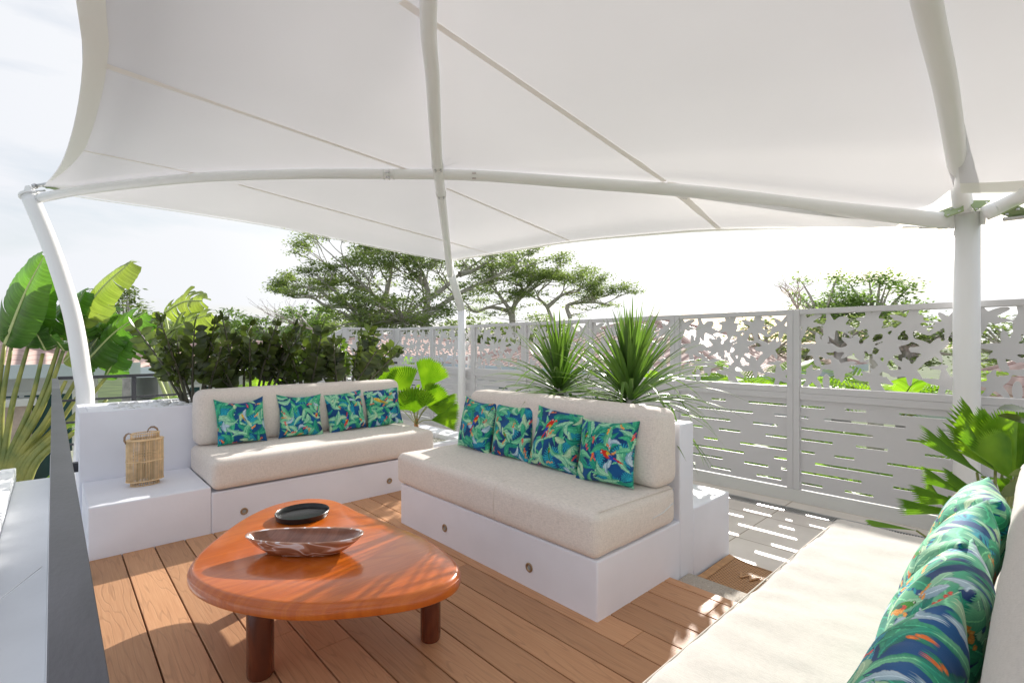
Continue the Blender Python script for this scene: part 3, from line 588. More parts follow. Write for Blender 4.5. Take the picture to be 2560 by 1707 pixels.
def pillow(label, pos, yaw, lean, roll, seed, birds, n=110, size=.36, T=.055, group=None, sag=0, dens=1.0):
    """pos = middle of the bottom edge; yaw = direction the printed front faces; lean = tilt back"""
    im = paint(seed, birds, 420 if n < 150 else 640, dens); ni = im.shape[0]; rs = np.random.RandomState(seed)
    shear = rs.uniform(-.05, .05); puff = rs.uniform(-.03, .05); T = T*rs.uniform(.85, 1.15)
    u = np.linspace(-1, 1, n+1); U, V = np.meshgrid(u, u)
    def side(sgn):
        c = .085; h = size/2
        x = h*U*(1-c*(1-V**2)*np.abs(U)**3); z = h*V*(1-c*(1-U**2)*np.abs(V)**3)
        prof = np.clip((1-np.abs(U)**2.6)*(1-np.abs(V)**2.6), 0, 1)**.55
        y = sgn*T*prof
        w_ = np.zeros_like(U)
        for _ in range(6):
            a, b_, ph, fr = rs.uniform(-1, 1), rs.uniform(-1, 1), rs.uniform(0, 6), rs.uniform(5, 12); w_ += np.sin((a*U+b_*V)*fr+ph)
        ang = np.arctan2(np.abs(V), np.abs(U)); rr = np.hypot(U, V)
        y = y+sgn*prof*(w_*.0012)+sgn*.0035*np.sin(ang*22+rs.rand()*6)*np.clip(rr-.75, 0, 1)*prof*3
        x = x+shear*z; x = x*(1+puff*(V**2))
        z = z-sag*(1-U**2)*np.clip(V, 0, 1)**3
        return x, y, z+h*(1-.0)
    xf, yf, zf = side(-1); xb, yb, zb = side(1)
    P = np.concatenate([np.stack([xf, yf, zf], -1).reshape(-1, 3), np.stack([xb, yb, zb], -1).reshape(-1, 3)])
    A = (Matrix.Translation(pos) @ Matrix.Rotation(yaw, 4, 'Z') @ Matrix.Rotation(-lean, 4, 'X') @ Matrix.Rotation(roll, 4, 'Y'))
    a = np.array(A)
    P = P @ a[:3, :3].T+a[:3, 3]
    m = n+1; i = np.arange(n)[:, None]*m+np.arange(n)[None]; q = np.stack([i, i+1, i+m+1, i+m], -1).reshape(-1, 4); q2 = q[:, ::-1]+m*m
    me = bpy.data.meshes.new('pillow'); me.from_pydata(P.tolist(), [], np.concatenate([q, q2]).tolist())
    ca = me.color_attributes.new('print', 'FLOAT_COLOR', 'POINT')
    iu = ((U*.5+.5)*(ni-1)).astype(int); iv = ((1-(V*.5+.5))*(ni-1)).astype(int)
    f = im[iv, iu].reshape(-1, 3); bk = im[iv, ::-1][:, :, :][..., :].reshape(-1, 3) if False else im[iv, ni-1-iu].reshape(-1, 3)
    cc = np.concatenate([f, bk]); cc = np.concatenate([cc, np.ones((len(cc), 1))], 1)
    ca.data.foreach_set('color', cc.ravel()); me.materials.append(M['print']); me.polygons.foreach_set('use_smooth', [True]*len(me.polygons))
    me.update(); bm = bmesh.new(); bm.from_mesh(me); bmesh.ops.remove_doubles(bm, verts=bm.verts, dist=.0003); bm.to_mesh(me); bm.free()
    o = bpy.data.objects.new('pillow', me); col.objects.link(o)
    return tag(o, label, 'pillow', group)
GP = 'tropical print pillows on the sofas'
LN = .22
pillow('blue tropical print pillow standing alone at the left end of the left sofa', (1.03, 4.035, .466), 0, LN, .0, 11, [(.5, .42, 1.2, .5, 'yellow')], group=GP, sag=.03, size=.345)
pillow('tropical print pillow with an upside-down red parrot, second from the lantern', (1.455, 4.035, .462), .0, LN, .05, 12, [(.84, .5, -1.35, .75, 'red')], group=GP, sag=.012, size=.345)
pillow('tropical print pillow with a red parrot near its bottom edge, third from the lantern', (1.86, 4.04, .46), .0, LN, -.09, 13, [(.42, .74, -1.45, .85, 'red')], group=GP, size=.34)
pillow('tropical print pillow with a long yellow parrot, beside the fan palm', (2.215, 4.05, .46), .0, LN, -.06, 14, [(.3, .3, .45, 1.1, 'yellow')], group=GP, size=.35)
YW = -math.pi/2
pillow('tropical print pillow with a red parrot, farthest on the middle sofa', (2.135, 2.70, .465), YW, LN, .06, 21, [(.62, .4, 2.0, 1.0, 'red'), (.93, .12, 1.9, .5, 'green')], group=GP, sag=.01)
pillow('tropical print pillow with a small green parrot, squeezed second on the middle sofa', (2.14, 2.325, .465), YW, LN, -.03, 22, [(.45, .58, .8, .6, 'green'), (.3, .93, .6, .6, 'red')], group=GP, sag=.01)
pillow('tropical print pillow with a large red parrot hanging tail down, third on the middle sofa', (2.13, 1.95, .466), YW+.05, LN, .06, 23, [(.42, .28, 2.05, 1.1, 'red'), (.5, .68, 1.4, .55, 'green')], group=GP)
pillow('tropical print pillow with a red and blue parrot, nearest on the middle sofa', (2.115, 1.558, .466), YW+.1, LN, -.05, 24, [(.6, .54, .42, 1.1, 'red'), (.2, .28, 1.9, .6, 'green')], group=GP, sag=.008, size=.345)
YN = math.pi
npil = [((1.90, .205, .462), YN+.10, .34, -.04, 31, 'teal and green print pillow at the far end of the nearest sofa'),
        ((1.56, .205, .462), YN-.04, .30, .05, 32, 'blue print pillow second along the nearest sofa, tucked behind the third'),
        ((1.22, .208, .462), YN+.06, .36, -.05, 33, 'green leaf print pillow in the middle of the row on the nearest sofa'),
        ((.88, .21, .462), YN-.05, .32, .04, 34, 'teal swirl print pillow with orange flowers, second from the camera'),
        ((.535, .246, .462), YN+.05, .34, -.03, 35, 'large blurred print pillow closest to the camera in the lower right corner')]
for pos, yw, le, ro, sd_, lb in npil:
    pillow(lb, pos, yw, le, ro, sd_, [(.3, .5, 1.3, .8, 'red'), (.75, .3, 2.2, .6, 'green')], n=190, size=.36, T=.07, dens=2.0, group=GP)

# ------------------------------------------------------------------ coffee table
t = thing('coffee_table', 'low organic-shaped orange varnished wood coffee table on three round legs', 'table', (.8, 2.1, 0))
outl = [(.363, 2.162), (.400, 2.290), (.462, 2.403), (.60, 2.585), (.71, 2.70), (.833, 2.784), (.94, 2.805), (1.046, 2.777), (1.126, 2.681), (1.149, 2.55), (1.152, 2.382), (1.178, 2.20), (1.200, 2.033), (1.213, 1.90), (1.209, 1.768), (1.182, 1.599), (1.123, 1.484), (1.03, 1.436), (.907, 1.45), (.779, 1.511), (.63, 1.612), (.531, 1.717), (.441, 1.863), (.386, 2.008)]
def closed_spline(P, k=6):
    P = [Vector((*p, 0)) for p in P]; n = len(P); o = []
    for i in range(n):
        a, b_, c, d = P[i-1], P[i], P[(i+1) % n], P[(i+2) % n]
        for j in range(k):
            s = j/k; o.append(.5*((2*b_)+(c-a)*s+(2*a-5*b_+4*c-d)*s*s+(3*b_-a-3*c+d)*s**3))
    return o
ol = closed_spline(outl); 
for _ in range(6): ol = [(ol[i-1]+ol[i]*2+ol[(i+1) % len(ol)])/4 for i in range(len(ol))]
cen = sum(ol, Vector())/len(ol); n = len(ol); b = MB(); rings = []
prof = [(.06, -.058), (.012, -.058), (.003, -.052), (0, -.042), (0, -.022), (.002, -.016), (.005, -.014), (.007, -.009), (.013, -.003), (.024, 0)]
for ins, z in prof:
    r = []
    for i in range(n):
        tg = (ol[(i+1) % n]-ol[i-1]).normalized(); nn = Vector((tg.y, -tg.x, 0))
        if nn.dot(ol[i]-cen) < 0: nn = -nn
        q = ol[i]-nn*ins; r.append((q.x, q.y, .35+z))
    rings += r
for s in (.7, .4, .1): rings += [(cen.x+(rings[(len(prof)-1)*n+i][0]-cen.x)*s, cen.y+(rings[(len(prof)-1)*n+i][1]-cen.y)*s, .35) for i in range(n)]
K = len(prof)+3
b.add(rings, [(i*n+j, i*n+(j+1) % n, (i+1)*n+(j+1) % n, (i+1)*n+j) for i in range(K-1) for j in range(n)]+[tuple(range(n)), tuple((K-1)*n+j for j in range(n))])
smooth_angle(b.build('tabletop', M['table_wood'], t), 35)
for x, y, r in ((.553, 1.935, .046), (1.130, 1.70, .041), (.93, 2.56, .042)):
    b = MB(); b.lathe((x, y, 0), [(r*.9, 0), (r*.97, .006), (r, .02), (r*1.0, .15), (r, .292)], 32); b.build('leg', M['leg_wood'], t, smooth=True)
# tray
t = thing('tray', 'round black tray on the coffee table behind the long bowl', 'tray', (.905, 2.49, .35))
b = MB(); b.lathe((.905, 2.49, .3505), [(.001, 0), (.112, 0), (.119, .003), (.124, .024), (.1255, .027), (.124, .0285), (.1215, .026), (.116, .008), (.111, .006), (.001, .006)], 56)
smooth_angle(b.build('tray_dish', M['black_tray'], t), 50)
# bowl
A = Vector((.581, 2.217)); B = Vector((.93, 1.891)); c = (A+B)/2; ln = (B-A).length; rot = math.atan2(B.y-A.y, B.x-A.x)
t = thing('bowl', 'long boat-shaped marbled wood and resin bowl on the coffee table', 'bowl', (c.x, c.y, .35))
def bowlring(a, bb, z, twist=0):
    o = []
    for j in range(64):
        q = 2*math.pi*j/64; cx_, sy_ = math.cos(q), math.sin(q)
        x = a*math.copysign(abs(cx_)**.9, cx_); y = bb*math.copysign(abs(sy_)**.85, sy_)*(1+.10*cx_)
        zz_ = z*(1+.06*(cx_**2)) ; o.append((c.x+x*math.cos(rot)-y*math.sin(rot), c.y+x*math.sin(rot)+y*math.cos(rot), .3505+zz_))
    return o
rg = []
PR = [(.02, .01, .0), (.125, .040, .0), (.15, .05, .003), (.19, .068, .028), (.222, .08, .052), (.238, .0855, .0695), (.2385, .0855, .0725), (.234, .083, .0735), (.226, .077, .070), (.205, .066, .045), (.175, .052, .022), (.14, .036, .012), (.02, .008, .010)]
for a, bb, z in PR: rg += bowlring(a, bb, z)
def rings_mesh(a, c_, cap0, cap1, name, m):
    b = MB(); rr = rg[a*64:(c_+1)*64]; k = c_-a+1
    b.add(rr, [(i*64+j, i*64+(j+1) % 64, (i+1)*64+(j+1) % 64, (i+1)*64+j) for i in range(k-1) for j in range(64)]+([tuple(range(64))[::-1]] if cap0 else [])+([tuple((k-1)*64+j for j in range(64))] if cap1 else []))
    return b.build(name, m, t, smooth=True)
rings_mesh(0, 8, 1, 0, 'bowl_body', M['bowl']); rings_mesh(8, 12, 0, 1, 'hollow', M['bowl_in'])

# ------------------------------------------------------------------ lantern
lx, ly, lz = .44, 3.965, .2955; lr = .12
t = thing('lantern', 'oval woven rattan lantern with two cord handles standing on the white bench', 'lantern', (lx, ly, lz))
def orr(mb, a, bb, z, r=.003, n=48, m=8):
    pts = [(lx+a*math.cos(2*math.pi*i/n)*math.cos(lr)-bb*math.sin(2*math.pi*i/n)*math.sin(lr), ly+a*math.cos(2*math.pi*i/n)*math.sin(lr)+bb*math.sin(2*math.pi*i/n)*math.cos(lr), lz+z) for i in range(n+1)]
    mb.tube(pts, r, m, cap=False)
def ell(a, bb, q): x = a*math.cos(q); y = bb*math.sin(q); return lx+x*math.cos(lr)-y*math.sin(lr), ly+x*math.sin(lr)+y*math.cos(lr)
rnd = random.Random(3)
b = MB()
for i in range(88):
    q = 2*math.pi*i/88; x, y = ell(.098, .068, q); d = rnd.uniform(-.0015, .0015); b.tube([(x, y, lz+.032), (x+d, y, lz+.16), (x+rnd.uniform(-.001, .001), y, lz+.292)], .0023, 5)
b.build('cane_body', M['rattan'], t, smooth=True)
b = MB()
for z in (.032, .158, .292): orr(b, .1, .07, z, .0034)
orr(b, .094, .064, .163, .002)
b.each('hoop', M['rattan'], t, smooth=True)
b = MB()
for z0, z1, a, bb in ((0, .03, .076, .05), (.296, .333, .076, .05)):
    if z0 > .1: b.build('foot', M['rattan'], t, smooth=True); b = MB()
    for i in range(46):
        q = 2*math.pi*i/46; x, y = ell(a, bb, q); b.tube([(x, y, lz+z0), (x, y, lz+z1)], .0019, 5)
    for z in (z0+.002, z1): orr(b, a+.001, bb+.001, z, .003)
for s in range(7): orr(b, .078+s*.0035, .052+s*.0028, .295, .0022)
orr(b, .07, .045, .333, .003)
b.build('neck', M['rattan'], t, smooth=True)
b = MB()
for i in range(24):
    q = 2*math.pi*i/24; x, y = ell(.045, .03, q); b.tube([(x, y, lz+.03), (x, y, lz+.14)], .003, 5)
orr(b, .06, .04, .19, .004); orr(b, .06, .04, .21, .003); b.build('inner_basket', M['candle_glass'], t, smooth=True)
for s, pz in ((-1, .285), (1, .345)):
    b = MB(); pts = []
    if s < 0: base = [(.100, .275), (.108, .295), (.107, .318), (.098, .334), (.086, .340), (.074, .335)]
    else: base = [(.070, .334), (.064, .348), (.050, .360), (.032, .362), (.018, .350), (.012, .334)]
    off = -.035 if s > 0 else .0
    pts = [(lx+s*(u if s > 0 else u)*math.cos(lr)-off*math.sin(lr), ly+s*u*math.sin(lr)-off*math.cos(lr), lz+v) for u, v in base]
    b.tube(pts, [.004, .006, .0065, .006, .004, .0025], 8); b.build('handle', M['rattan_dark'], t, smooth=True)

# ------------------------------------------------------------------ doormat
t = thing('doormat', 'brown rubber doormat with diamond grid and raised welcome lettering, one corner curled', 'doormat', (2.85, .95, -.107))
b = MB(); nx, ny = 30, 40
def matz(x, y):
    cu = max(0, (2.62-x)/.2)+max(0, (y-1.2)/.12)*.6
    return -.1035+.006+.028*min(1, max(0, (2.66-x)/.12))**2*.9+.02*max(0, (y-1.16)/.14)**2+.003*math.sin(y*14+x*5)
X0, X1, Y0, Y1 = 2.545, 3.02, .55, 1.295
vs = []
for top in (1, 0):
    for i in range(nx+1):
        for j in range(ny+1):
            x = X0+(X1-X0)*i/nx; y = Y0+(Y1-Y0)*j/ny; vs.append((x, y, matz(x, y)-(0 if top else .006)))
fs = [(i*(ny+1)+j, (i+1)*(ny+1)+j, (i+1)*(ny+1)+j+1, i*(ny+1)+j+1) for i in range(nx) for j in range(ny)]
k = (nx+1)*(ny+1); fs += [tuple(v+k for v in f[::-1]) for f in fs]
for i in range(nx):
    for j in (0, ny): a = i*(ny+1)+j; c_ = (i+1)*(ny+1)+j; fs.append((a, a+k, c_+k, c_) if j == 0 else (a, c_, c_+k, a+k))
for j in range(ny):
    for i in (0, nx): a = i*(ny+1)+j; fs.append((a, a+1, a+1+k, a+k) if i == 0 else (a, a+k, a+1+k, a+1))
def mat_rubber():
    m, nt, b = new_mat('brown_mat'); L = nt.links.new
    tc = N(nt, 'ShaderNodeTexCoord'); hs = []
    for a in (.6, -.6):
        mp = N(nt, 'ShaderNodeMapping'); mp.inputs['Rotation'].default_value = (0, 0, a); L(tc.outputs['Object'], mp.inputs['Vector'])
        wv = N(nt, 'ShaderNodeTexWave'); wv.inputs['Scale'].default_value = 18; L(mp.outputs['Vector'], wv.inputs['Vector']); hs.append(wv)
    mx = N(nt, 'ShaderNodeMath', operation='MAXIMUM'); L(hs[0].outputs['Fac'], mx.inputs[0]); L(hs[1].outputs['Fac'], mx.inputs[1])
    r = ramp(nt, [(.5, (.26, .12, .045)), (.95, (.55, .30, .13))]); L(mx.outputs[0], r.inputs['Fac']); L(r.outputs['Color'], b.inputs['Base Color']); b.inputs['Roughness'].default_value = .5
    bp = N(nt, 'ShaderNodeBump'); bp.inputs['Strength'].default_value = .7; bp.inputs['Distance'].default_value = .004; L(mx.outputs[0], bp.inputs['Height']); L(bp.outputs['Normal'], b.inputs['Normal'])
    return m
M['mat'] = mat_rubber(); M['mat_plain'] = mat('brown_mat_plain', (.52, .28, .12), .5, .15, 30)
b.add(vs, fs); b.build('mat_sheet', M['mat'], t, smooth=True)
b = MB(); 
for i in range(nx):
    pass
def strip(x0, x1, y0, y1):
    q = []; N_ = 24
    for i in range(N_+1):
        x = x0+(x1-x0)*i/N_ if x1-x0 > y1-y0 else None
        if x is not None: q += [(x, y0, matz(x, y0)+.0035), (x, y1, matz(x, y1)+.0035)]
        else:
            y = y0+(y1-y0)*i/N_; q += [(x0, y, matz(x0, y)+.0035), (x1, y, matz(x1, y)+.0035)]
    b.add(q, [(2*i, 2*i+1, 2*i+3, 2*i+2) for i in range(N_)])
strip(X0+.005, X1-.005, Y1-.04, Y1-.004); strip(X0+.004, X0+.012, Y0, Y1-.045); strip(X1-.012, X1-.004, Y0, Y1-.045)
b.build('border', M['mat_plain'], t)
cu = bpy.data.curves.new('lettering', 'FONT'); cu.body = 'WELCOME'; cu.size = .105; cu.extrude = .0014; cu.bevel_depth = .001; cu.align_x = 'LEFT'; cu.space_character = 1.1
tmp = bpy.data.objects.new('lettering', cu); col.objects.link(tmp); bpy.context.view_layer.update()
me = bpy.data.meshes.new_from_object(tmp.evaluated_get(bpy.context.evaluated_depsgraph_get())); bpy.data.objects.remove(tmp)
o = bpy.data.objects.new('lettering', me); col.objects.link(o); me.materials.clear(); me.materials.append(M['mat_plain'])
me.transform(Matrix.Translation((2.80, 1.168, -.0945)) @ Matrix.Rotation(-math.pi/2, 4, 'Z')); hang(o, t)

# ------------------------------------------------------------------ privacy screen along the far side
def marching(F, dx, dz, x0, th):
    """solid where F>0, returns MB panel in plane X=x0 with thickness th; grid F[i,j] -> y=i*dx, z=j*dz"""
    bm = bmesh.new(); vd = {}
    ny, nz = F.shape
    def V(key, y, z):
        if key not in vd: vd[key] = bm.verts.new((x0, y, z))
        return vd[key]
    for i in range(ny-1):
        for j in range(nz-1):
            cs = [(i, j), (i+1, j), (i+1, j+1), (i, j+1)]; vals = [F[c] for c in cs]
            if max(vals) <= 0: continue
            poly = []
            for k in range(4):
                a, b_ = cs[k], cs[(k+1) % 4]; va, vb = vals[k], vals[(k+1) % 4]
                if va > 0: poly.append(V(a, a[0]*dx, a[1]*dz))
                if (va > 0) != (vb > 0):
                    t = va/(va-vb); t = min(.97, max(.03, t)); key = (a, b_) if a < b_ else (b_, a)
                    poly.append(V(key, (a[0]+(b_[0]-a[0])*t)*dx, (a[1]+(b_[1]-a[1])*t)*dz))
            if len(poly) >= 3:
                try: bm.faces.new(poly)
                except ValueError: pass
    bmesh.ops.dissolve_limit(bm, angle_limit=.02, verts=bm.verts, edges=bm.edges, delimit=set()) if False else None
    r = bmesh.ops.extrude_face_region(bm, geom=list(bm.faces)); bmesh.ops.translate(bm, vec=(th, 0, 0), verts=[v for v in r['geom'] if isinstance(v, bmesh.types.BMVert)])
    bmesh.ops.recalc_face_normals(bm, faces=bm.faces)
    me = bpy.data.meshes.new('leaf_screen'); bm.to_mesh(me); bm.free(); return me
FX = 4.55; PW = .978; P0 = 1.363; PITCH = 1.0745
def leaf_panel(seed):
    W_, H_ = PW, .60; ny, nz = 190, 118; dx = W_/(ny-1); dz = H_/(nz-1)
    yy, zz = np.meshgrid(np.arange(ny)*dx, np.arange(nz)*dz, indexing='ij'); r = np.random.RandomState(seed)
    S = np.full((ny, nz), -1.0)
    def petal(cx, cy, ang, ln, wd, bend=0):
        nonlocal S
        u = (yy-cx)*math.cos(ang)+(zz-cy)*math.sin(ang); v = -(yy-cx)*math.sin(ang)+(zz-cy)*math.cos(ang); t = u/ln
        v = v-bend*t*t*ln; wv = wd*(np.sin(np.pi*np.clip(t, 0, 1)**.85))**.55
        d = wv-np.abs(v); d = np.where((t < 0) | (t > 1), -np.abs(v)-.01-np.abs(t)*.0, d); S = np.maximum(S, d)
    def stem(x0, y0, x1, y1, bend, wd=.006):
        nonlocal S
        ang = math.atan2(y1-y0, x1-x0); ln = math.hypot(x1-x0, y1-y0)
        u = (yy-x0)*math.cos(ang)+(zz-y0)*math.sin(ang); v = -(yy-x0)*math.sin(ang)+(zz-y0)*math.cos(ang); t = u/ln
        v = v-bend*ln*4*t*(1-t); d = wd-np.abs(v); d = np.where((t < 0) | (t > 1), -1, d); S = np.maximum(S, d)
    cs = [(.07, .08, 6), (.27, .16, 7), (.48, .09, 7), (.70, .16, 7), (.91, .08, 6), (.14, .31, 7), (.38, .34, 8), (.60, .33, 7), (.83, .33, 8), (.05, .50, 6), (.26, .50, 7), (.50, .53, 7), (.73, .50, 7), (.94, .53, 6)]
    for cx, cy, n in cs:
        n = max(5, n-1); a0 = r.rand()*6.28
        for k in range(n):
            a = a0+6.283*k/n+r.uniform(-.2, .2); petal(cx, cy, a, r.uniform(.085, .15), r.uniform(.018, .028), r.uniform(-.5, .5))
    for k in range(16): petal(r.rand()*W_, r.rand()*H_, r.rand()*6.28, r.uniform(.10, .18), r.uniform(.016, .026), r.uniform(-.5, .5))
    for k in range(16):
        a, b_ = r.randint(len(cs)), r.randint(len(cs)); stem(cs[a][0], cs[a][1], cs[b_][0], cs[b_][1], r.uniform(-.12, .12))
    S = np.clip(S, -.010, .010)
    kx = np.exp(-(np.arange(-6, 7)/1.45)**2/2); kx /= kx.sum()
    for ax in (0, 1): S = np.apply_along_axis(lambda v: np.convolve(np.pad(v, 6, mode='edge'), kx, 'valid'), ax, S)
    S = S-.0012
    e = np.minimum(np.minimum(yy, W_-yy), np.minimum(zz, H_-zz)); S = np.maximum(S, .004-e)
    return marching(S, dx, dz, 0, .006)
t = thing('privacy_screen', 'long pale grey laser-cut screen of leaf cut-outs above horizontal slots, behind the sofas', 'fence', (FX, 3.5, 0))
lp = leaf_panel(5); lp.materials.append(M['screen'])
SL = {.689: [(0, .18), (.316, .453), (.655, .972)], .599: [(0, .06), (.177, .693), (.875, .972)], .507: [(0, .496), (.695, .897)], .415: [(0, .233), (.387, .587), (.80, .972)],
      .314: [(0, .106), (.244, .379), (.583, .972)], .23: [(.107, .618), (.869, .972)], .145: [(0, .424), (.618, .823), (.925, .972)], .052: [(0, .161), (.314, .50), (.725, .928)]}
def slot_panel():
    b = MB(); zs = [(-.004+0.0, None)]; rows = sorted(SL); z = .0; h = .0085
    for r in rows:
        b.box(0, .006, 0, PW, z, r-h)
        xs = 0
        for a, c_ in SL[r]:
            if a > xs+.001: b.box(0, .006, PW-a, PW-xs, r-h, r+h)
            xs = c_
        if xs < PW-.001: b.box(0, .006, 0, PW-xs, r-h, r+h)
        z = r+h
    b.box(0, .006, 0, PW, z, .745)
    me = bpy.data.meshes.new('slot_screen'); me.from_pydata(b.v, [], b.f); me.materials.append(M['screen']); me.update(); return me
sp = slot_panel()
for k in range(-4, 7):
    ytop = P0+PITCH*k; y0 = ytop-PW
    for me, z in ((lp, .852), (sp, .0)):
        o = bpy.data.objects.new('leaf_screen' if me is lp else 'slot_screen', me); col.objects.link(o); o.parent = t
        o.location = Vector((FX, y0, z))-wloc(t)
b = MB()
for k in range(-5, 7):
    y = P0+PITCH*k
    if y < 7.6:
        b.box(FX-.022, FX+.03, y+.0005, y+.0475, -.003, 1.494); b.box(FX-.022, FX+.03, y+.0495, y+.0965, -.003, 1.494)
    else: b.box(FX-.022, FX+.03, y, y+.19, -.003, 1.494)
b.each('post', M['screen'], t, bevel=.0015)
b = MB()
for k in range(-4, 7):
    y1 = P0+PITCH*k; y0 = y1-PW
    for z0, z1 in ((1.452, 1.493), (.800, .851), (.7455, .7985)): b.box(FX-.02, FX+.028, y0+.0005, y1-.0005, z0, z1)
b.each('rail', M['screen'], t, bevel=.0015)
# return of the screen by the stairs
t = thing('privacy_screen', 'short return of the pale grey screen at the far corner, sloping down the stairs', 'fence', (4, 8.0, 0))
for x0 in (3.50,):
    o = bpy.data.objects.new('leaf_screen', lp); col.objects.link(o); o.parent = t; o.rotation_euler = (0, 0, math.pi/2); o.location = Vector((4.487, 8.0, .852))-Vector(t.location); o.scale = (1, .86, 1)
    o = bpy.data.objects.new('slot_screen', sp); col.objects.link(o); o.parent = t; o.rotation_euler = (0, 0, math.pi/2); o.location = Vector((4.487, 8.0, 0))-Vector(t.location); o.scale = (1, .86, 1)
b = MB(); b.box(3.56, 3.643, 7.975, 8.03, -.1, 1.494); b.box(3.644, 4.49, 7.977, 8.028, 1.454, 1.493); b.box(3.644, 4.49, 7.977, 8.028, .746, .85); b.box(4.4905, 4.527, 7.977, 8.03, -.1, 1.4935)
b.add([(3.559, 7.98, 1.47), (2.75, 7.98, 1.02), (2.75, 7.98, -.1), (3.559, 7.98, -.1), (3.559, 8.02, 1.47), (2.75, 8.02, 1.02), (2.75, 8.02, -.1), (3.559, 8.02, -.1)], [(0, 1, 2, 3), (7, 6, 5, 4), (0, 4, 5, 1), (1, 5, 6, 2), (3, 2, 6, 7), (0, 3, 7, 4)])
b.build('frame', M['screen'], t, bevel=.002)

# ------------------------------------------------------------------ canopy
def cr(P, k=10):
    P = [Vector(p) for p in P]; P = [P[0]*2-P[1]]+P+[P[-1]*2-P[-2]]; o = []
    for i in range(1, len(P)-2):
        a, b_, c, d = P[i-1:i+3]
        for j in range(k):
            s = j/k; o.append(.5*((2*b_)+(c-a)*s+(2*a-5*b_+4*c-d)*s*s+(3*b_-a-3*c+d)*s**3))
    return o+[P[-2]]
C0 = at(1008, 401, 4.1)
a1L = cr([at(90, 456, 4.08), at(170, 440, 4.08), at(300, 423, 4.08), at(475, 407, 4.08), at(700, 400, 4.09), at(880, 400, 4.1), C0])
a1R = cr([C0, at(1120, 405, 4.08), at(1300, 418, 4.0), at(1600, 441, 3.78), at(1900, 478, 3.5), at(2180, 508, 3.26)])
a2F = cr([at(1034, 628, 6.9), at(1027, 560, 6.0), at(1021, 510, 5.3), at(1014, 450, 4.6), C0+Vector((0, 0, 0))])
a2N = cr([C0, at(1002, 340, 3.7), at(994, 180, 2.95), at(984, 0, 2.35), Vector((.55, .75, 2.84)), Vector((-.1, -.2, 2.72)), Vector((-.7, -1.1, 2.45))])
Tt = cr([at(2212, 478, 3.2), at(2200, 380, 3.0), at(2172, 200, 2.45), at(2128, 0, 1.95), Vector((1.6, .26, 2.62)), Vector((.4, .0, 2.62)), Vector((-.7, -1.0, 2.5))])
# posts
TC = thing('shade_canopy', 'large white tensioned membrane roof on white posts and arches over the lounge', 'canopy', (C0.x, C0.y, -.1))
pp = cr([Vector((.16, 5.28, -.107)), at(196, 935, 3.97), at(188, 850, 3.98), at(170, 740, 4.0), at(145, 650, 4.02), at(112, 555, 4.05), at(68, 450, 4.08)], 6)
b = MB(); b.tube(pp, .059, 24); t = b.build('post', M['metal_white'], TC, smooth=True); t['label'] = 'bowed white post behind the tall planter'
e = pp[-1]; d = (pp[-1]-pp[-3]).normalized()
b = MB(); b.tube([e-d*.005, e+d*.012], .07, 24); smooth_angle(b.build('cap', M['metal_white'], t))
b = MB(); rt = Vector((_RT[0], _RT[1], 0))
for off in (-.008, .02):
    q = e+Vector((_FW[0], _FW[1], 0))*off; b.add([q+v for v in (rt*-.05+Vector((0, 0, .01)), rt*.05+Vector((0, 0, -.005)), rt*.0+Vector((0, 0, .085)), rt*-.03+Vector((0, 0, .08)))]+[q+Vector((_FW[0]*.01, _FW[1]*.01, 0))+v for v in (rt*-.05+Vector((0, 0, .01)), rt*.05+Vector((0, 0, -.005)), rt*.0+Vector((0, 0, .085)), rt*-.03+Vector((0, 0, .08)))], [(0, 1, 2, 3), (7, 6, 5, 4), (0, 4, 5, 1), (1, 5, 6, 2), (2, 6, 7, 3), (3, 7, 4, 0)])
q = at(82, 462, 4.07); b.box(q.x-.03, q.x+.02, q.y-.012, q.y+.012, q.z-.09, q.z+.03)
b.build('bracket', M['metal_white'], t)
b = MB(); b.tube([at(74, 441, 4.08), at(103, 438, 4.08)], .008, 8); b.tube([at(80, 428, 4.1), at(108, 423, 4.1)], .014, 10); b.tube([at(78, 429, 4.1), at(83, 427, 4.1)], .022, 10)
b.each('turnbuckle', M['steel'], t, smooth=True)
pb = at(1060.5, 985, 7.32); pc = [Vector((pb.x, pb.y, -.107)), at(1060.5, 850, 7.32), at(1060.5, 712, 7.3), at(1034, 622, 7.15), at(1031, 596, 7.1)]
b = MB(); b.tube(pc[:3], .056, 24); b.tube([pc[2]+Vector((0, 0, -.004)), pc[3], pc[4]], [.0575, .056, .055], 24); t = b.build('post', M['metal_white'], TC, smooth=True); t['label'] = 'cranked white post beyond the two sofas'
b = MB(); b.lathe((pb.x, pb.y, -.107), [(.001, .012), (.1, .012), (.105, .008), (.105, 0)], 4, rot=.785); 
for k in range(4):
    a = k*math.pi/2; x, y = math.cos(a), math.sin(a); b.add([(pb.x+x*.055, pb.y+y*.055, .03), (pb.x+x*.1, pb.y+y*.1, -.094), (pb.x+x*.05, pb.y+y*.05, -.094), (pb.x+x*.055-y*.006, pb.y+y*.055+x*.006, .03), (pb.x+x*.1-y*.006, pb.y+y*.1+x*.006, -.094), (pb.x+x*.05-y*.006, pb.y+y*.05+x*.006, -.094)], [(0, 1, 2), (5, 4, 3), (0, 3, 4, 1), (1, 4, 5, 2)])
b.build('base_plate', M['metal_white'], t)
qb = at(2220, 1100, 3.24); q2 = at(2220, 489, 3.24)
b = MB(); b.tube([(qb.x, qb.y, -.107), (qb.x, qb.y, 1), (qb.x, qb.y, q2.z)], .069, 32); t = b.build('post', M['metal_white'], TC, smooth=True); t['label'] = 'thick straight white post at the right'
b = MB(); b.tube([(qb.x, qb.y, q2.z-.012), (qb.x, qb.y, q2.z+.002)], .083, 32); smooth_angle(b.build('cap', M['metal_white'], t))
b = MB()
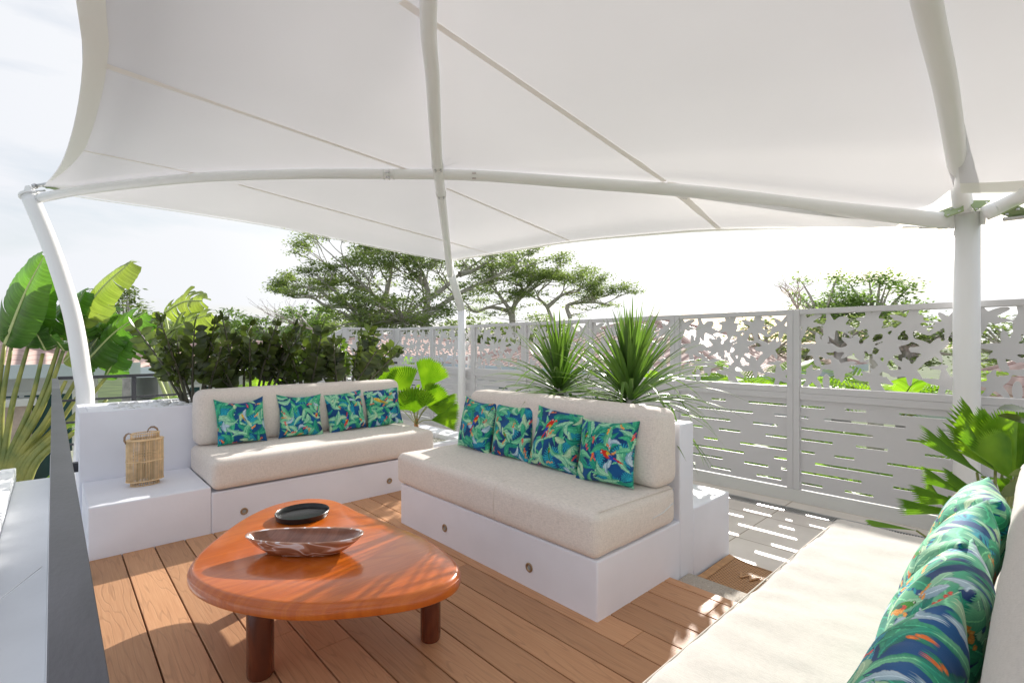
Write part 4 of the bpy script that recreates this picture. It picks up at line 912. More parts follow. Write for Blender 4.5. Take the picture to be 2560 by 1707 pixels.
def bar(b, p, q, w_, h_):
    p = Vector(p); q = Vector(q); d = (q-p).normalized(); s = d.cross(Vector((0, 0, 1))); s.normalize(); u = s.cross(d)
    vs = [r_+s*a+u*c_ for r_ in (p, q) for a, c_ in ((-w_, -h_), (w_, -h_), (w_, h_), (-w_, h_))]
    b.add(vs, [(0, 1, 2, 3), (7, 6, 5, 4), (0, 4, 5, 1), (1, 5, 6, 2), (2, 6, 7, 3), (3, 7, 4, 0)])
cz = Vector((qb.x, qb.y, q2.z))
bar(b, cz+Vector((-.03, .05, -.05)), at(2172, 506, 3.26), .006, .05); bar(b, cz+Vector((.0, -.06, -.04)), at(2262, 497, 3.12), .006, .05)
for s in (-.02, .02): bar(b, cz+rt*s+Vector((0, 0, -.01)), cz+rt*s+Vector((-.02, 0, .11)), .006, .03)
b.build('bracket', M['metal_white'], t)
b = MB(); b.tube([cz+rt*.06+Vector((.05, .06, -.02)), cz+rt*.07+Vector((.05, .06, -.1)), cz+rt*.06+Vector((.05, .06, -.15))], [.028, .03, .012], 16); b.build('drain_spout', M['metal_white'], t, smooth=True)

t = TC
A1 = a1L+a1R[1:]; na = len(A1)
b = MB(); b.tube(A1, [lerp(.036, .047, min(1, i/(na-1)*1.0)) if i/(na-1) < .55 else lerp(.042, .052, (i/(na-1)-.55)/.45) for i in range(na)], 24); b.build('arch_tube', M['metal_white'], t, smooth=True)
A2 = a2F+a2N[1:]; na = len(A2)
b = MB(); b.tube([p-Vector((0, 0, .02)) for p in A2], .0425, 24); b.build('arch_tube', M['metal_white'], t, smooth=True)
b = MB(); b.tube(Tt, [lerp(.052, .046, i/(len(Tt)-1)) for i in range(len(Tt))], 24); b.build('arch_tube', M['metal_white'], t, smooth=True)
T3 = cr([at(2260, 492, 3.1), at(2352, 448, 2.95), Vector((3.7, -.75, 2.42)), Vector((2.9, -1.9, 2.7)), Vector((1.5, -3.4, 2.8))])
b = MB(); b.tube(T3, .045, 24); b.build('arch_tube', M['metal_white'], t, smooth=True)
# flanged joints
def joint(P, c, dirv, r):
    d = Vector(dirv).normalized(); s = d.cross(Vector((0, 0, 1))).normalized(); u = s.cross(d)
    b = MB()
    b.tube([c-d*.045, c-d*.038], r*1.06, 20); b.tube([c-d*.004, c+d*.004], r*1.12, 20); b.tube([c+d*.038, c+d*.045], r*1.06, 20)
    o = b.build('joint', M['metal_white'], P); smooth_angle(o)
    b = MB()
    tocam = (Vector((0, 0, 1.2))-c); tocam = (tocam-d*tocam.dot(d)).normalized(); v = d.cross(tocam)
    for k in (-1, 1):
        q = c+tocam*r*.98+v*k*r*.5; b.tube([q-d*.016, q+d*.016], .0085, 6)
    b.each('bolt', M['steel'], o)
for px in ((893, 401), (1090, 404)): joint(t, at(px[0], px[1], 4.09), A1[60]-A1[56] if px[0] > 1000 else A1[54]-A1[50], .041)
for i in (28, 46):
    pass
k1 = len(a2F)+4; joint(t, A2[k1]-Vector((0, 0, .02)), A2[k1+1]-A2[k1-1], .043); k2 = len(a2F)-9; joint(t, A2[k2]-Vector((0, 0, .02)), A2[k2+1]-A2[k2-1], .043)

UP = Vector((0, 0, 1))
def patch(A, B, edge, ns=26, nv=30, sag=.0):
    """A, B polylines from the corners to the crossing; edge: polyline from A[0] to B[0]"""
    def smp(P, s):
        x = s*(len(P)-1); i = min(int(x), len(P)-2); return P[i].lerp(P[i+1], x-i)
    vs = []
    for i in range(ns+1):
        s = i/ns; a, bb = smp(A, s), smp(B, s)
        for j in range(nv+1):
            v = j/nv; st = A[0].lerp(B[0], v); ed = smp(edge, v); p = a.lerp(bb, v)+(ed-st)*(1-s)**2.2
            p = p-UP*sag*math.sin(math.pi*v)*math.sin(math.pi*s); vs.append(p)
    return vs, [(i*(nv+1)+j, i*(nv+1)+j+1, (i+1)*(nv+1)+j+1, (i+1)*(nv+1)+j) for i in range(ns) for j in range(nv)]
off = lambda P, h: [p+UP*h for p in P]
mL = off(a1L, .045); mF = off(a2F, .035); mR = off(a1R[::-1], .055); mN = off(a2N[::-1], .035)
mL[0] = at(98, 430, 4.1); mL[1:10] = [mL[0].lerp(mL[10], i/10) for i in range(1, 10)]
mR[0] = at(2098, 489, 3.42); mR[1:10] = [mR[0].lerp(mR[10], i/10) for i in range(1, 10)]
mF[0] = at(1031, 600, 6.95); mF[1:6] = [mF[0].lerp(mF[6], i/6) for i in range(1, 6)]
TN = off(Tt[::-1], .05)
edF = cr([mL[0], at(190, 452, 4.3), at(400, 483, 4.75), at(650, 524, 5.3), at(900, 575, 6.1), mF[0]])
edE = cr([mF[0], at(1100, 588, 6.2), at(1300, 557, 5.2), at(1500, 538, 4.4), at(1650, 528, 3.95), at(1900, 521, 3.5), at(2060, 522, 3.4), mR[0]])
edW = cr([mN[0], Vector((-.2, .2, 2.5)), Vector((-.03, 1.3, 2.5)), at(175, 0, 1.85), at(188, 70, 1.98), at(190, 130, 2.14), at(182, 220, 2.5), at(163, 310, 3.0), at(137, 380, 3.55), mL[0]])
edS = [mR[0]]+cr([at(2150, 462, 3.2), at(2200, 443, 3.05)], 4)+[p for p in TN[::-1] if p.x < 4.0]+[mN[0]]
def resamp(P, n=40):
    d = [0]
    for a, b_ in zip(P[:-1], P[1:]): d.append(d[-1]+(b_-a).length)
    o = []; k = 0
    for i in range(n+1):
        s = d[-1]*i/n
        while k < len(P)-2 and d[k+1] < s: k += 1
        o.append(P[k].lerp(P[k+1], (s-d[k])/max(1e-9, d[k+1]-d[k])))
    return o
edF, edE, edW, edS = [resamp(p) for p in (edF, edE, edW, edS)]
b = MB()
for args in ((mL, mF, edF), (mF, mR, edE), (mR, mN, edS), (mN, mL, edW)): b.add(*patch(resamp(args[0]), resamp(args[1]), args[2]))
mem = b.build('membrane', M['membrane'], TC, smooth=True); t = mem
bm = bmesh.new(); bm.from_mesh(mem.data); bmesh.ops.remove_doubles(bm, verts=bm.verts, dist=.004); bmesh.ops.recalc_face_normals(bm, faces=bm.faces); bm.to_mesh(mem.data); bm.free()
from mathutils.bvhtree import BVHTree
bvh = BVHTree.FromPolygons([Vector(v) for v in b.v], b.f)
CAM = Vector((0, 0, 1.2))
def hit(x, y):
    r = bvh.ray_cast(CAM, (at(x, y, 1)-CAM).normalized(), 30); return r[0]
def strip_on(points, w0, name='seam'):
    P = []
    for p in points:
        r = bvh.ray_cast(Vector((p.x, p.y, 0)), UP, 10)
        if r[0] is not None: P.append(r[0]-UP*.005)
    if len(P) < 3: return None
    vs = []
    for i, p in enumerate(P):
        d = (P[min(i+1, len(P)-1)]-P[max(i-1, 0)]); s = Vector((d.y, -d.x, 0)).normalized()*w0/2; 
        for q in (p-s, p+s):
            r = bvh.ray_cast(Vector((q.x, q.y, 0)), UP, 10); vs.append(r[0]-UP*.005 if r[0] is not None else q)
    b = MB(); b.add(vs, [(2*i, 2*i+1, 2*i+3, 2*i+2) for i in range(len(P)-1)]); return b.build(name, M['seam'], t, smooth=True)
for p0, p1, w0 in (((238, 148), (935, 389), .05), ((192, 345), (476, 403), .035), ((548, 423), (1150, 588), .04), ((922, 1), (1527, 416), .06), ((1530, 418), (1652, 525), .06), ((1026, 432), (1308, 552), .05)):
    a, c_ = hit(*p0), hit(*p1)
    Q = [hit(lerp(p0[0], p1[0], i/40), lerp(p0[1], p1[1], i/40)) for i in range(41)]; Q = [q for q in Q if q is not None]
    if len(Q) > 5: strip_on(resamp(Q, 50), w0*.72)
def hemstrip(E, wd, inward, name='hem'):
    vs = []
    for i, p in enumerate(E):
        d = (E[min(i+1, len(E)-1)]-E[max(i-1, 0)]); s = Vector((-d.y, d.x, 0)).normalized()*wd*min(1, (len(E)-i)/7, (i+1)/3)
        if s.dot(inward-p) < 0: s = -s
        q = p+s; r = bvh.ray_cast(Vector((q.x, q.y, 0)), UP, 10); qq = r[0]-UP*.007 if r[0] is not None else q-UP*.007
        vs += [p-UP*.013, qq-UP*.006]
    b = MB(); b.add(vs, [(2*i, 2*i+1, 2*i+3, 2*i+2) for i in range(len(E)-1)]); return b.build(name, M['hem'], t, smooth=True)
hemstrip(edW[:-2], .085, C0); hemstrip(edE[1:-6], .04, C0); hemstrip(edF[1:-1], .03, C0)
def plate(P, pts, par):
    P3 = [at(*p) for p in pts]; n = len(P3); b = MB(); b.add(P3+[p+UP*.008 for p in P3], [tuple(range(n)), tuple(range(n, 2*n))[::-1]]+[(i, (i+1) % n, n+(i+1) % n, n+i) for i in range(n)])
    o = b.build('corner_plate', M['plate'], par)
    b = MB(); ca_ = sum(P3, Vector())/n
    for i in range(n): q = P3[i].lerp(ca_, .35); b.lathe((q.x, q.y, q.z-.006), [(.001, 0), (.009, 0), (.009, .01)], 8)
    b.each('bolt', M['steel'], o)
plate(None, [(98, 430, 4.1), (120, 428, 4.12), (150, 438, 4.2), (135, 439, 4.08)], t)
plate(None, [(2155, 489, 3.30), (2185, 478, 3.22), (2212, 463, 3.16), (2214, 486, 3.12), (2175, 500, 3.2)], t)
b = MB(); b.tube([at(2072, 522, 3.42), at(2168, 521, 3.36)], .006, 8); b.tube([at(2112, 521.5, 3.4), at(2166, 520, 3.36)], .011, 8); b.tube([at(2156, 520, 3.36), at(2166, 520, 3.36)], .018, 10); b.each('turnbuckle', M['steel'], t, smooth=True)
# neighbouring bay of membrane beyond the right-hand tube
t = thing('shade_canopy', 'second white membrane bay at the top right corner beyond the tube', 'canopy', (3, -.5, 2.4))
base = resamp([p for p in Tt[4:] if p.x > -.3], 30); vs = []; nv = 14
e2 = cr([at(2207, 441, 3.02), at(2250, 434, 2.96), at(2290, 434, 2.94), at(2352, 446, 2.98), Vector((3.9, -.5, 2.35)), Vector((3.6, -1.2, 2.55)), Vector((3.4, -2.4, 2.75))])
e2 = resamp(e2, nv)
for i, p in enumerate(base):
    s = i/30
    for j in range(nv+1):
        v = j/nv; q = p+UP*.052+Vector((0, -2.7*v, .33*v)); q += (e2[j]-(base[0]+UP*.052+Vector((0, -2.7*v, .33*v))))*(1-s)**lerp(9, 2, min(1, v*2)); vs.append(q)
b = MB(); b.add(vs, [(i*(nv+1)+j, i*(nv+1)+j+1, (i+1)*(nv+1)+j+1, (i+1)*(nv+1)+j) for i in range(30) for j in range(nv)]); b.build('membrane', M['membrane'], t, smooth=True)
vs = []
for j in range(nv+1):
    vs += [e2[j]-UP*.008, e2[j].lerp(Vector(b.v[(nv+1)+j]), .45)-UP*.008]
h = MB(); h.add(vs, [(2*i, 2*i+1, 2*i+3, 2*i+2) for i in range(nv)]); h.build('hem', M['hem'], t, smooth=True)
plate(None, [(2222, 463, 3.16), (2275, 463, 3.12), (2240, 486, 3.1)], t); plate(None, [(2300, 493, 3.0), (2338, 475, 2.95), (2375, 490, 2.98), (2330, 503, 3.0)], t)
b = MB(); b.tube([at(2306, 504, 3.0), at(2420, 490, 2.95)], .012, 8); b.each('turnbuckle', M['steel'], t, smooth=True)

# ------------------------------------------------------------------ railings and neighbour roof
t = thing('railing', 'charcoal steel handrail running along the left edge of the terrace', 'railing', (.02, 2, -.1))
b = MB(); b.box(-.004, .0375, -1.5, 6.0, .892, .90); b.box(-.001, .0345, -1.5, 6.0, .862, .891); b.build('handrail', M['handrail'], t, bevel=.0015)
b = MB()
for y in (.3, 2.1, 3.9, 5.98): b.box(.002, .032, y-.015, y+.015, -.05, .8615)
b.each('post', M['black'], t)
b = MB()
for z in (.69, .495, .30, .10): b.box(.010, .022, -1.5, 6.0, z-.012, z+.012)
b.each('bar', M['black'], t)
b = MB(); b.box(.0325, .128, 4.44, 4.50, .34, .40); b.box(.0325, .139, 3.32, 3.335, .0, .03); b.box(.1355, .1405, 3.30, 3.355, -.02, .06); b.each('bracket', M['black'], t)
t = thing('railing', 'thin black bar railing across the back behind the dark leafy plants', 'railing', (1.6, 6.0, 0))
b = MB()
for z, h in ((.9, .014), (.695, .009), (.495, .009), (.295, .009), (.1, .009)): b.box(.0335, 3.2, 5.985, 6.012, z-h, z+h)
b.each('bar', M['black'], t)
b = MB()
for x in (.56, 1.35, 2.2, 3.19): b.box(x, x+.035, 5.98, 6.02, -.1, .885)
b.each('post', M['black'], t)
t = thing('railing', 'black stair handrail in front of the far corner of the screen', 'railing', (3.4, 7.3, 0))
b = MB(); q0 = at(832, 835, 7.9); q1 = at(912, 833, 8.2); bar(b, q0, q1, .015, .018); bar(b, at(850, 842, 7.4), at(884, 840, 7.4), .012, .016); bar(b, at(836, 868, 7.4), at(884, 864, 7.4), .012, .012)
bar(b, at(840, 872, 7.4), at(790, 905, 6.4), .012, .012)
b.each('bar', M['black'], t)
b = MB()
for px in (838, 883): q = at(px, 840, 7.4); b.box(q.x-.02, q.x+.02, q.y-.02, q.y+.02, -.1, q.z)
b.each('post', M['black'], t)
t = thing('neighbour_roof', 'flat white roof terrace with raised strips below the left handrail', 'roof', (-1.5, 4, -.3))
b = MB(); b.box(-5, -.42, -2.5, 8.2, -3.6, -.25); b.box(-.419, -.30, -2.5, 7.9, -3.6, -.19); b.box(-.299, -.021, -2.5, 7.6, -3.6, -.29); b.box(-5, -.9, 8.21, 8.35, -3.6, -.14)
b.build('slab', M['plaster_out'], t, bevel=.008)
b = MB(); b.tube([(-.33, 3.6, -.18), (-.36, 3.0, -.183), (-.35, 2.2, -.18), (-.38, 1.2, -.18)], .006, 6); b.tube([(-.33, 3.6, -.18), (-.2, 4.0, -.22), (-.05, 4.3, -.2)], .004, 6); b.each('cable', M['metal_white'], t, smooth=True)

# ------------------------------------------------------------------ foliage builders
def frame_of(d, n):
    d = Vector(d).normalized(); n = Vector(n); n = (n-d*n.dot(d)).normalized(); return d, n, d.cross(n)
def fan_leaf(b, hub, tip, spread, nseg=22, face=None, cup=.12, droop=.12, seed=0, jag=.12):
    rnd = random.Random(seed); hub = Vector(hub); tip = Vector(tip); R = (tip-hub).length
    d, n, s = frame_of(tip-hub, face if face is not None else (-_FW[0], -_FW[1], .5))
    nr = 7; vs = []; K = 2*nseg
    for i in range(K+1):
        ph = -spread+2*spread*i/K; ru = R*(1-.10*abs(ph/spread)**2.5)*(1 if i % 2 == 0 else 1-jag*.8)*rnd.uniform(.97, 1.02)
        for j in range(nr+1):
            r = ru*(j/nr); q = hub+(d*math.cos(ph)+s*math.sin(ph))*r
            pl = (.5 if i % 2 else -.5)*(r/R)**.8*R*spread/nseg*1.5
            q += n*(pl-cup*R*(ph/spread)**2*(r/R)) - UP*droop*R*(r/R)**2.2; vs.append(q)
    b.add(vs, [(i*(nr+1)+j, i*(nr+1)+j+1, (i+1)*(nr+1)+j+1, (i+1)*(nr+1)+j) for i in range(K) for j in range(nr)])
def banana_leaf(b, rib, P, wd, face, seed=0, tear=.25, n=44, droop=.25):
    """P: polyline of the midrib; b blade MB, rib MB"""
    rnd = random.Random(seed); P = resamp(cr(P, 6), n); rib.tube(P, [wd*.055*(1-.75*i/n)+.003 for i in range(n+1)], 6)
    for sd_ in (-1, 1):
        seg = 0; sw = 0; k = 0; prev = None
        while k < n:
            L_ = rnd.randint(2, 9) if rnd.random() < tear*2.2 else rnd.randint(6, 16); L_ = min(L_, n-k); ex = rnd.uniform(-.15, .35)*tear*2; lenf = rnd.uniform(.88, 1.0)
            vs = []
            for i in range(L_+1):
                t_ = (k+i)/n; w_ = wd*lenf*(math.sin(math.pi*min(1, .04+t_*.94)**.72))**.55; p = P[k+i]; d = (P[min(k+i+1, n)]-P[max(k+i-1, 0)]).normalized(); d, nn, s = frame_of(d, face)
                nar = 1-.10*(i in (0, L_))*(tear > .15)
                for j in range(6):
                    r = j/5; dr = (droop+ex)*r*r*wd*.9
                    q = p+s*sd_*w_*r*nar+d*w_*.28*r*r-nn*dr+nn*.12*wd*r*(1-r)*2-UP*ex*.3*r*r*wd+nn*.004*math.sin((k+i)*2.2)*r; vs.append(q)
            LR = sum((P[q+1]-P[q]).length for q in range(n))
            b.add(vs, [(i*6+j, i*6+j+1, (i+1)*6+j+1, (i+1)*6+j) for i in range(L_) for j in range(5)], [((k+i)/n*LR, j/5*wd) for i in range(L_+1) for j in range(6)]); k += L_
def ovate(b, p, d, n, ln, wd, fold=.25):
    d, n, s = frame_of(d, n); vs = []
    for i, (t_, w_) in enumerate(((0, .05), (.18, .6), (.42, 1), (.68, .82), (.88, .38), (1, .02))):
        c = p+d*ln*t_-n*ln*.12*t_*t_
        vs += [c+s*wd*w_*.5+n*fold*wd*w_*.4, c, c-s*wd*w_*.5+n*fold*wd*w_*.4]
    b.add(vs, [(3*i+j, 3*i+j+1, 3*i+j+4, 3*i+j+3) for i in range(5) for j in range(2)])
def zz_plant(label, base, n, h, spread, seed, group=None, lean=Vector((0, 0, 0)), new=2):
    rnd = random.Random(seed); t = thing('leafy_shrub', label, 'plant', base, group); st = MB(); lf = MB(); ln_ = MB(); base = Vector(base)
    for i in range(n):
        a = rnd.uniform(0, 6.28); el = rnd.uniform(.1, 1)*spread; L_ = h*rnd.uniform(.72, 1.08); d = Vector((math.cos(a)*el, math.sin(a)*el, 1)).normalized()+lean*rnd.uniform(.3, 1.2)
        d.normalize(); p = base+Vector((math.cos(a), math.sin(a), 0))*rnd.uniform(.02, .13); P = [p.copy()]; dd = d.copy(); m = 13
        for k in range(m): dd = (dd+Vector((d.x, d.y, -.1))*.035+Vector((rnd.uniform(-.03, .03), rnd.uniform(-.03, .03), 0))).normalized(); P.append(P[-1]+dd*L_/m)
        st.tube(P, [.0105*(1-.7*k/m)+.002 for k in range(m+1)], 5)
        tgt = ln_ if i < new else lf; sz = rnd.uniform(.08, .11)
        side0 = frame_of(d, (rnd.uniform(-1, 1), rnd.uniform(-1, 1), .2))[2]
        for k in range(5, m+1):
            for s in (-1, 1):
                q = P[k]; dd = (P[k]-P[k-1]).normalized(); dr = (dd*.5+side0*s*1.0+Vector((rnd.uniform(-.45, .45), rnd.uniform(-.45, .45), rnd.uniform(-.25, .35)))).normalized()
                f = .75+.5*math.sin(math.pi*(k-3)/(m-2)); ovate(tgt, q, dr, dd.cross(side0)+Vector((rnd.uniform(-.7, .7), rnd.uniform(-.7, .7), rnd.uniform(-.2, .9))), sz*f, sz*.6*f)
        ovate(tgt, P[-1], (P[-1]-P[-2]), side0, sz, sz*.4)
    st.build('stem', M['zzstem'], t, smooth=True); lf.build('foliage', M['zz'], t, smooth=True)
    if ln_.v: ln_.build('foliage', M['zz_new'], t, smooth=True)['label'] = 'fresh lighter green shoots'
    return t
def strap_plant(label, base, n, ln_, seed, group):
    rnd = random.Random(seed); t = thing('spiky_plant', label, 'plant', (base[0], base[1], .45), group); b = MB(); base = Vector(base)
    tr = MB(); tr.tube([(base.x, base.y, .45), base+Vector((0, 0, .05))], [.035, .03], 10); tr.build('trunk', M['bark'], t, smooth=True)
    for i in range(n):
        f = i/n; el = R_(lerp(88, -8, f**1.25))+rnd.uniform(-.12, .12); a = rnd.uniform(0, 6.28); L_ = ln_*rnd.uniform(.82, 1.12)*(.88+.24*min(1, f*1.6)); m = 11
        d = Vector((math.cos(a)*math.cos(el), math.sin(a)*math.cos(el), math.sin(el))); p = base+d*.02+Vector((0, 0, .04-.10*f)); vs = []; wd = rnd.uniform(.009, .0145)
        g_ = rnd.uniform(.035, .11)*(0.25+1.1*f+.5*math.cos(el)*.5)
        kink = rnd.random() < .18 and f > .4; kk = rnd.randint(5, 9)
        for k in range(m+1):
            w_ = wd*(.75+.6*math.sin(math.pi*min(1, k/m+.12)))*(1-(k/m)**3) ; d_, n_, s_ = frame_of(d, UP if abs(d.z) < .98 else (1, 0, 0))
            vs += [p+s_*w_+n_*w_*.35, p, p-s_*w_+n_*w_*.35]; d = (d-UP*g_*(.4+1.4*k/m)*(6 if kink and k == kk else 1)).normalized(); p = p+d*L_/m
        b.add(vs, [(3*k+j, 3*k+j+1, 3*k+j+4, 3*k+j+3) for k in range(m) for j in range(2)])
    b.build('foliage', M['dracaena'], t, smooth=True); return t
def feather_palm(label, base, n, ln_, seed, m_leaf, group=None, up=1.0, name='garden_palm'):
    rnd = random.Random(seed); t = thing(name, label, 'plant', base, group); b = MB(); st = MB(); base = Vector(base)
    for i in range(n):
        a = 6.28*i/n+rnd.uniform(-.3, .3); d = Vector((math.cos(a), math.sin(a), up*rnd.uniform(.7, 2.2))).normalized(); L_ = ln_*rnd.uniform(.8, 1.1); p = base.copy(); P = [p.copy()]; m = 22
        for k in range(m): d = (d-UP*.05).normalized(); p = p+d*L_/m; P.append(p.copy())
        st.tube(P, [.012*(1-.8*k/m)+.002 for k in range(m+1)], 4)
        for k in range(4, m+1):
            dd = (P[k]-P[k-1]).normalized(); s = dd.cross(UP).normalized()
            for sg in (-1, 1):
                q = P[k]; w_ = L_*.36*math.sin(math.pi*(k-2)/(m))**.6; e = (s*sg+dd*.75+UP*.15).normalized(); c = q+e*w_*.55+UP*.01; e2 = c+(e-UP*.55).normalized()*w_*.5; ww = dd*.016*ln_
                b.add([q-ww, q+ww, c+ww, c-ww, e2], [(0, 1, 2, 3), (3, 2, 4)])
    st.build('stem', M['palmstem'], t, smooth=True); b.build('foliage', m_leaf, t); return t

# ---- plants on the terrace
GZ = 'dark leafy shrubs in the tall planter'
zz_plant('dark olive leafy shrub at the left end of the tall planter', (.86, 4.62, .68), 17, .72, .62, 1, GZ, Vector((.02, -.06, 0)), new=1)
zz_plant('dark glossy shrub second from the left in the tall planter', (1.25, 4.64, .68), 14, .70, .7, 2, GZ, new=1)
zz_plant('dark glossy shrub third from the left in the tall planter', (1.72, 4.62, .68), 13, .62, .7, 3, GZ, new=1)
zz_plant('dark shrub with arching stems at the right end of the tall planter', (2.08, 4.62, .68), 14, .64, .8, 4, GZ, Vector((.04, -.05, 0)), new=1)
GS = 'spiky strap-leaf plants behind the middle sofa'
strap_plant('green spiky strap-leaf plant behind the sofa back, left of the pair', tuple(at(1285, 893, 3.75)), 165, .58, 5, GS)
strap_plant('green spiky strap-leaf plant behind the sofa back, right of the pair with long drooping leaves', tuple(at(1447, 915, 3.3)), 185, .64, 6, GS)
# fan palm in the corner planter
t = thing('fan_palm', 'bright green ruffled fan palm growing in the low corner planter', 'plant', (2.66, 4.26, .24))
pz = lambda x, y, tt: at((860+x*.2168)*.91875, (760+y*.2168)*.91875, tt)
fl = [((745, 1010), (600, 745), .62, 5.1, -.1, .05), ((640, 1000), (500, 730), .5, 5.3, .1, .1), ((905, 985), (1040, 660), .56, 4.95, 0, 0), ((815, 1255), (790, 960), .82, 4.7, .05, .05), ((950, 1180), (1120, 945), .66, 4.75, 0, .06), ((960, 1190), (1265, 1130), .40, 4.8, .2, .15), ((1000, 1338), (1300, 1240), .33, 4.6, .2, .08), ((790, 1230), (630, 1090), .45, 4.75, 0, .1), ((870, 975), (850, 930), .5, 5.2, 0, 0), ((560, 1130), (490, 1010), .5, 5.5, 0, 0)]
bl = MB(); ps = MB(); bs = Vector((2.66, 4.26, .40))
for i, (h_, p_, sp_, tt, dt, dr) in enumerate(fl):
    hb = pz(*h_, tt); tp = pz(*p_, tt-dt); tp = hb+(tp-hb)*1.1; fan_leaf(bl, hb, tp, sp_*1.28, 20, (-_FW[0], -_FW[1], .6), .10, dr, i); ps.tube(cr([bs, bs.lerp(hb, .5)+Vector((0, 0, .02)), hb], 5), .0045, 6)
bl.each('fan_leaf', M['fanpalm'], t); ps.each('petiole', M['palmstem'], t, smooth=True)
b = MB(); b.tube([(2.66, 4.26, .24), (2.66, 4.26, .34), (2.665, 4.26, .46)], [.03, .028, .016], 10); b.build('trunk', mat('fibrous_trunk', (.33, .17, .07), .8, .3, 60), t, smooth=True)
# fan palm near the right
t = thing('fan_palm', 'large bright fan palm between the nearest sofa and the thick white post', 'plant', (3.25, .12, -.1))
pz = lambda x, y, tt: at((2300+x*.2297)*.91875, (960+y*.2297)*.91875, tt)
ct = pz(960, 1080, 2.35)
fr = [((1000, 1040), (560, 300), .55, 2.45, .0, .02, 1), ((900, 900), (300, 480), .20, 2.6, 0, .0, 1), ((1010, 1040), (760, 470), .60, 2.3, -.05, .02, 0), ((1040, 1000), (900, 250), .42, 2.4, .0, .02, 0), ((700, 1000), (10, 440), .13, 2.35, 0, .02, 0), ((620, 960), (190, 450), .12, 2.5, 0, .02, 0), ((480, 1200), (10, 900), .22, 2.3, 0, .04, 0), ((480, 1300), (-110, 1130), .24, 2.25, 0, .06, 0), ((420, 1420), (-260, 1250), .16, 2.2, 0, .06, 0), ((1040, 1050), (1100, 480), .5, 2.5, 0, 0, 1), ((900, 1240), (1000, 1020), .6, 2.5, 0, 0, 1), ((300, 1350), (60, 1060), .3, 2.5, 0, 0, 0), ((960, 1020), (420, 170), .26, 2.65, 0, 0, 1), ((1060, 1010), (1180, 230), .45, 2.5, 0, 0, 0), ((820, 940), (480, 420), .22, 2.35, 0, 0, 0), ((700, 1230), (250, 940), .26, 2.4, 0, .02, 0)]
bl = MB(); bd = MB(); ps = MB(); bs = Vector((3.2, .15, .1))
for i, (h_, p_, sp_, tt, dt, dr, mm) in enumerate(fr):
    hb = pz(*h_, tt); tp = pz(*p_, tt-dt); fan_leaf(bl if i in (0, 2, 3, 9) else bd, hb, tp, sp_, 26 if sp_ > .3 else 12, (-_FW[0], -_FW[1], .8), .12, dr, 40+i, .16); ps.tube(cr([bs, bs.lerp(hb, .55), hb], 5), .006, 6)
lo = at(2105, 1218, 2.35); fan_leaf(bd, lo, at(1985, 1190, 2.5), .18, 8, (0, 0, 1), .1, .03, 77); ps.tube([bs, bs.lerp(lo, .5), lo], .005, 6)
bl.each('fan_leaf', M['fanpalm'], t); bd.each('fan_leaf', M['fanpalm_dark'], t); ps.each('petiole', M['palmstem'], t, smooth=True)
# dark leaves entering from the right edge
t = thing('leafy_shrub', 'dark glossy leaves of a shrub poking in at the right edge above the nearest backrest', 'plant', (1.9, -.35, .5))
b = MB(); st = MB()
for p_, q_ in (((2370, 945, 1.55), (2308, 930, 1.5)), ((2375, 975, 1.5), (2305, 950, 1.5)), ((2380, 1105, 1.45), (2310, 1128, 1.4)), ((2400, 1090, 1.45), (2330, 1085, 1.45)), ((2420, 1010, 1.5), (2365, 1000, 1.5)), ((2450, 930, 1.5), (2390, 900, 1.55)), ((2450, 1100, 1.5), (2400, 1140, 1.4))):
    p, q = at(*p_), at(*q_); ovate(b, p, q-p, (-.5, -.3, .9), (q-p).length*1.1, .045); st.tube([Vector((1.95, -.38, .5)), Vector((2.0, -.3, .9)), p], .005, 5)
b.build('foliage', M['zz'], t, smooth=True); st.build('stem', M['zzstem'], t, smooth=True)

# ------------------------------------------------------------------ garden beyond the terrace (left)
t = thing('traveller_palm', 'big traveller palm with a fan of yellow-green stalks and broad leaves at the left', 'palm', (-.9, 8.9, -3.6))
zq = lambda x, y, tt: at(x*.3826*.91875, (600+y*.3826)*.91875, tt)
bl = MB(); by = MB(); rb = MB(); stk = MB()
leaves = [ # rib start, rib end (z1 coords), width m, depth, tear, yellow
 ((35, 680), (292, 105), .62, 6.6, .02, 0, 90), ((170, 690), (330, 250), .5, 7.0, .05, 0, 70), ((490, 545), (860, 140), .46, 7.2, .3, 1, 45), ((380, 640), (560, 330), .42, 7.3, .2, 0, 45),
 ((560, 800), (950, 470), .44, 7.4, .5, 0, 38), ((200, 640), (60, 560), .3, 6.8, .1, 0, 30), ((560, 620), (760, 470), .4, 7.6, .6, 0, 30), ((690, 900), (860, 620), .35, 7.5, .6, 0, 30), ((300, 720), (200, 560), .35, 7.0, .15, 0, 40), ((600, 700), (520, 560), .35, 7.6, .4, 0, 30), ((420, 720), (330, 620), .33, 6.9, .1, 0, 25),
 ((640, 820), (1000, 540), .46, 7.9, .6, 0, 0), ((420, 800), (720, 560), .40, 7.7, .35, 1, 0), ((520, 860), (640, 640), .36, 7.6, .5, 0, 0), ((250, 640), (430, 420), .42, 7.3, .2, 0, 0)]
for i, (a, c_, wd, tt, tr, ye, _) in enumerate(leaves):
    p, q = zq(*a, tt), zq(*c_, tt-.25); m_ = p.lerp(q, .5)+UP*(.06*(q-p).length)
    banana_leaf(by if ye else bl, rb, [p, m_, q], wd*.72, (-_FW[0], -_FW[1], .45), i, tr, 44, .12 if tr < .1 else .3)
bl.build('foliage', M['banana'], t, smooth=True); by.build('foliage', M['banana_y'], t, smooth=True); rb.each('midrib', M['banana_rib'], t, smooth=True)
root = zq(-60, 2000, 6.9)
